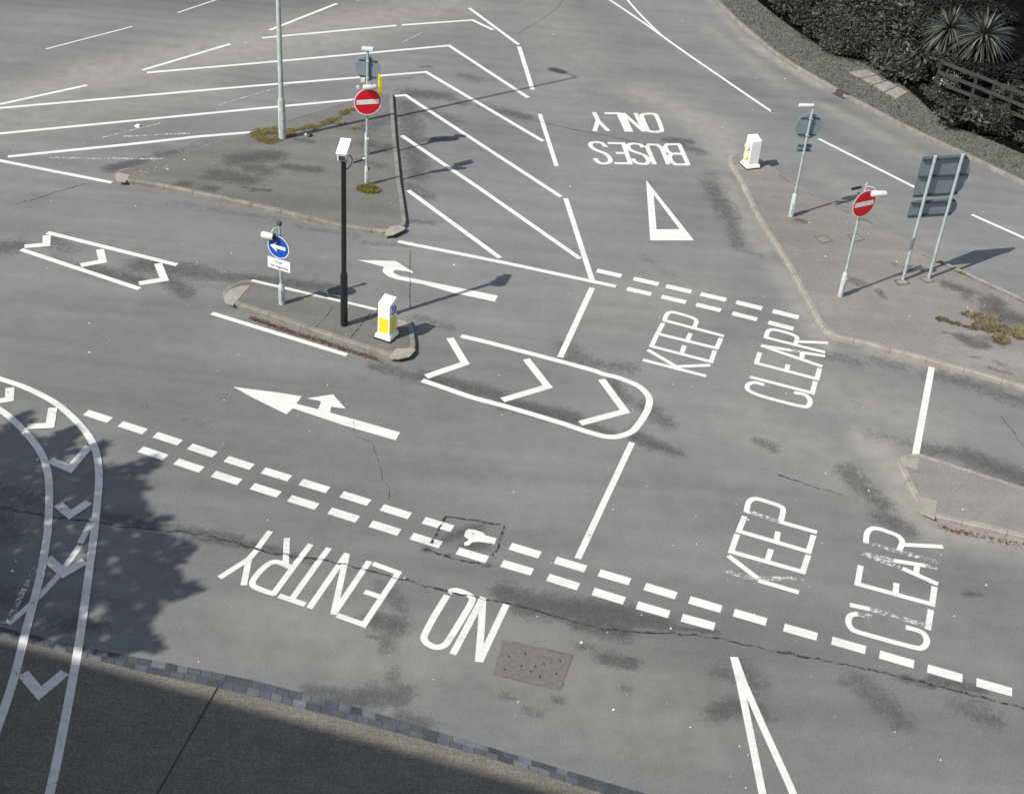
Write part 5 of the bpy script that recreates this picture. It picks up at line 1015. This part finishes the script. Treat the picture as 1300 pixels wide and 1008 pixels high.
pat = [[4, 0, 1, 0, 3, 0, 4, 0, 3, 0, 3, 1, 0, 3], [1, 4, 0, 2, 0, 4, 3, 3, 0, 1, 0, 2, 1, 0], [0, 1, 4, 1, 0, 0, 1, 0, 2, 1, 1, 0, 1], [1, 0, 1, 4, 1, 0, 0, 1, 0, 1, 0, 1]]
for row in range(7):
    cnt = 0; step = 1.28+.1*row; s0 = .8+row*.4
    while s0 < Lb-1.2:
        p = along(bl, s0); q = along(bl, min(Lb-.01, s0+.2)); t = (q-p).normalized(); nn = Vector((-t.y, t.x))
        p = p+nn*(.38+row*1.4)+Vector((rng.uniform(-.25, .25), rng.uniform(-.25, .25)))
        if row > 3 and p.x < 13: continue
        k = pat[row % 4][cnt % 12]; sc = rng.uniform(.78, 1.12)*(1+.1*row); s0 += step*rng.uniform(.85, 1.15)
        nearY = min((p-v).length for v in yu); df = min((p-fence_pts[i].lerp(fence_pts[i+1], u/5)).length for i in range(3) for u in range(6))
        if nearY < 1.15: continue
        if row == 0 and df < .9: k = 3; sc = .6
        if row >= 1 and p.x > 14.2 and df < 1.0: sc = .62
        if row >= 1 and p.x > 15.5 and p.y > 45.2: k = 5; sc = 1.1  # corner shrubs get the leaves with shade painted into their colour
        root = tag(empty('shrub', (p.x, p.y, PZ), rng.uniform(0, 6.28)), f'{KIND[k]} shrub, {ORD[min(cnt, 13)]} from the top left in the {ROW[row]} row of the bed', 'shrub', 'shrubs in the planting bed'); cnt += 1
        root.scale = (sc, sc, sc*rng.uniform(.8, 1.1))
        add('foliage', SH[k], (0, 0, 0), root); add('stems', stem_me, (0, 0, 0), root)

def yucca(p, h, rad, seed, label):
    r = random.Random(seed); root = tag(empty('cabbage_palm', (p.x, p.y, PZ)), label, 'palm-like plant', 'spiky strap-leaved plants')
    s = MB(); s.tube([(0, 0, 0), (.03, .02, h*.5), (0, 0, h)], [.1, .08, .07], 10); s.build('trunk', M['stem'], root, smooth=True)
    V = []; F = []
    for i in range(330):
        a = r.uniform(0, 6.283); e = math.asin(r.uniform(-.75, 1)); L = rad*r.uniform(.8, 1.12); d = Vector((math.cos(a)*math.cos(e), math.sin(a)*math.cos(e), math.sin(e)))
        w = r.uniform(.02, .036); side = d.cross(Vector((0, 0, 1))).normalized()*w; c = Vector((0, 0, h)); k = len(V)
        for j in range(5):
            t = j/4; pz = c+d*L*t+Vector((0, 0, -1))*(t**2.2)*L*.32*(1.3-e*.5); ww = (0.5, 1, .9, .6, .06)[j]
            V += [tuple(pz-side*ww), tuple(pz+side*ww)]
        for j in range(4): F.append((k+2*j, k+2*j+1, k+2*j+3, k+2*j+2))
    me = bpy.data.meshes.new('leaves'); me.from_pydata(V, [], F); me.materials.append(M['yucca']); add('leaves', me, (0, 0, 0), root)
yucca(yu[0], 1.35, 1.3, 1, 'larger spiky strap-leaved plant, right of the pair behind the timber fence')
yucca(yu[1], 1.2, 1.08, 2, 'smaller spiky strap-leaved plant, left of the pair behind the timber fence')

root = tag(empty('timber_fence', (fence_pts[0].x, fence_pts[0].y, PZ)), 'low weathered timber post and rail fence in front of the spiky plants', 'fence')
o0 = fence_pts[0]
for hz in (1.0, .62, .26):
    s = MB()
    for i in range(3):
        a, b = fence_pts[i]-o0, fence_pts[i+1]-o0; m = (a+b)/2; an = math.atan2((b-a).y, (b-a).x)
        s.box((m.x, m.y, hz+.004*i), ((b-a).length+.06, .05, .11), an)
    s.build('rail', M['wood'], root)
for i in range(4):
    for u in ((0,) if i != 1 else (0, .5)):
        p = (fence_pts[i].lerp(fence_pts[i+1], u) if i < 3 else fence_pts[3])-o0
        s = MB(); s.box((p.x, p.y+.06, .53), (.09, .09, 1.1)); s.build('post', M['wood'], root)

# ---------------------------------------------------------------- what stands outside the frame and throws its shade in
def shade_tree():
    ca, sa = math.cos(AZ)/math.tan(EL), math.sin(AZ)/math.tan(EL); r = random.Random(4)
    V = []; F = []; B = []
    P = np.array(TREEP); lo, hi = P.min(0), P.max(0); q = np.random.default_rng(8).uniform(lo, hi, (int(470*(hi-lo)[0]*(hi-lo)[1]), 2)); q = q[inside(TREEP, q)]
    for x, y in q:
        if r.random() < .97 and math.sin(x*2.9+y*1.3)+math.sin(y*3.7-x*1.9)+math.sin(x*7.1+1)*.5 > 1.95: continue
        h = 9+1.1*math.sin(x*1.7+.5)+.9*math.sin(y*1.9)+r.uniform(-.7, .7); t = r.uniform(0, 6.28)
        p = Vector((x+r.gauss(0, .05)-h*ca, y+r.gauss(0, .05)-h*sa, h))
        nn = Vector((r.uniform(-1, 1), r.uniform(-1, 1), r.uniform(.1, 1))).normalized(); a = nn.orthogonal().normalized(); a.rotate(Matrix.Rotation(t, 3, nn)); c = nn.cross(a); s = r.uniform(.06, .13)
        k = len(V); V += [tuple(p-a*s), tuple(p-c*s*.6), tuple(p+a*s), tuple(p+c*s*.6)]; F.append((k, k+1, k+2, k+3))
        if r.random() < .0012: B.append(p)
    cx, cy = sum(b.x for b in B)/len(B), sum(b.y for b in B)/len(B)
    root = tag(empty('tree', (cx, cy, 0)), 'leafy tree whose shadow falls across the lower left of the road', 'tree')
    me = bpy.data.meshes.new('crown'); me.from_pydata([(a-cx, b-cy, c) for a, b, c in V], [], F); me.materials.append(FOL[4]); add('crown', me, (0, 0, 0), root)
    s = MB(); s.tube([(0, 0, 0), (.05, 0, 2.5), (0, .1, 5), (.1, 0, 8)], [.26, .2, .17, .08], 12); s.build('trunk', M['stem'], root, smooth=True)
    s = MB()
    for b in B: s.tube([(0, .05, 4.2+r.random()), ((b.x-cx)*.5, (b.y-cy)*.5, 6.6), (b.x-cx, b.y-cy, b.z)], [.09, .05, .015], 7)
    s.build('limbs', M['stem'], root, smooth=True)
shade_tree()

def shade_building():
    h = 15.2; ca, sa = h*math.cos(AZ)/math.tan(EL), h*math.sin(AZ)/math.tan(EL)
    a, b = Vector(SHADE[0])-Vector((ca, sa)), Vector(SHADE[1])-Vector((ca, sa)); d = (b-a).normalized(); n = Vector((d.y, -d.x))
    a = a-d*12; b = b+d*8; root = tag(empty('building', (b.x, b.y, 0)), 'rendered flat-roofed building beside the footway, left of the viewpoint', 'building')
    poly = [a-b, Vector((0, 0)), n*8, a-b+n*8]
    s = MB(); s.plate([(p.x, p.y) for p in poly][::-1], -.02, h); s.build('walls', M['building'], root)
    s = MB(); ln = (a-b).length; an = math.atan2(d.y, d.x)
    for fl in range(5):
        for k in range(int(ln/2.6)):
            c = (a-b)+d*(1.4+k*2.6)-n*.01; s = MB(); s.box((c.x, c.y, 1.9+fl*2.9), (1.3, .08, 1.5), an); s.build('window', M['glass'], root)
shade_building()

# ---------------------------------------------------------------- light, sky, camera
sc = bpy.context.scene
w = bpy.data.worlds.new('World'); sc.world = w; w.use_nodes = True
nt = w.node_tree; sky = nt.nodes.new('ShaderNodeTexSky'); sky.sky_type = 'NISHITA'; sky.sun_disc = False
sky.sun_elevation = EL; sky.sun_rotation = math.atan2(-math.cos(AZ), -math.sin(AZ)); sky.air_density = 1.0; sky.dust_density = 1.5; sky.altitude = 10
hs = nt.nodes.new('ShaderNodeHueSaturation'); hs.inputs['Saturation'].default_value = .6; nt.links.new(sky.outputs[0], hs.inputs['Color']); nt.links.new(hs.outputs[0], nt.nodes['Background'].inputs[0]); nt.nodes['Background'].inputs[1].default_value = SKY
sun = bpy.data.lights.new('sun', 'SUN'); sun.energy = SUN; sun.angle = R(.55); sun.color = (1, .965, .91)
so = bpy.data.objects.new('sun', sun); col.objects.link(so)
dv = Vector((math.cos(AZ)*math.cos(EL), math.sin(AZ)*math.cos(EL), -math.sin(EL))); so.rotation_euler = dv.to_track_quat('-Z', 'Y').to_euler(); so.location = -dv*60

cam = bpy.data.cameras.new('camera'); co = bpy.data.objects.new('camera', cam); col.objects.link(co)
pitch, roll, fpx = .58761, .080587, 1692.97
fwd = Vector((0, math.cos(pitch), -math.sin(pitch))); rt = Vector((1, 0, 0)); up = rt.cross(fwd)
rr = rt*math.cos(roll)+up*math.sin(roll); uu = up*math.cos(roll)-rt*math.sin(roll)
co.matrix_world = Matrix(((rr.x, uu.x, -fwd.x, 0), (rr.y, uu.y, -fwd.y, 0), (rr.z, uu.z, -fwd.z, H), (0, 0, 0, 1)))
cam.sensor_width = 36; cam.lens = 36*fpx/1300; cam.shift_y = -45/1300; cam.clip_end = 2000; cam.clip_start = .1
sc.camera = co
sc.render.engine = 'CYCLES'; sc.cycles.use_denoising = True; sc.cycles.max_bounces = 6; sc.cycles.transparent_max_bounces = 12
sc.view_settings.view_transform = 'Standard'; sc.view_settings.look = 'None'; sc.view_settings.exposure = EXPO; sc.view_settings.gamma = 1
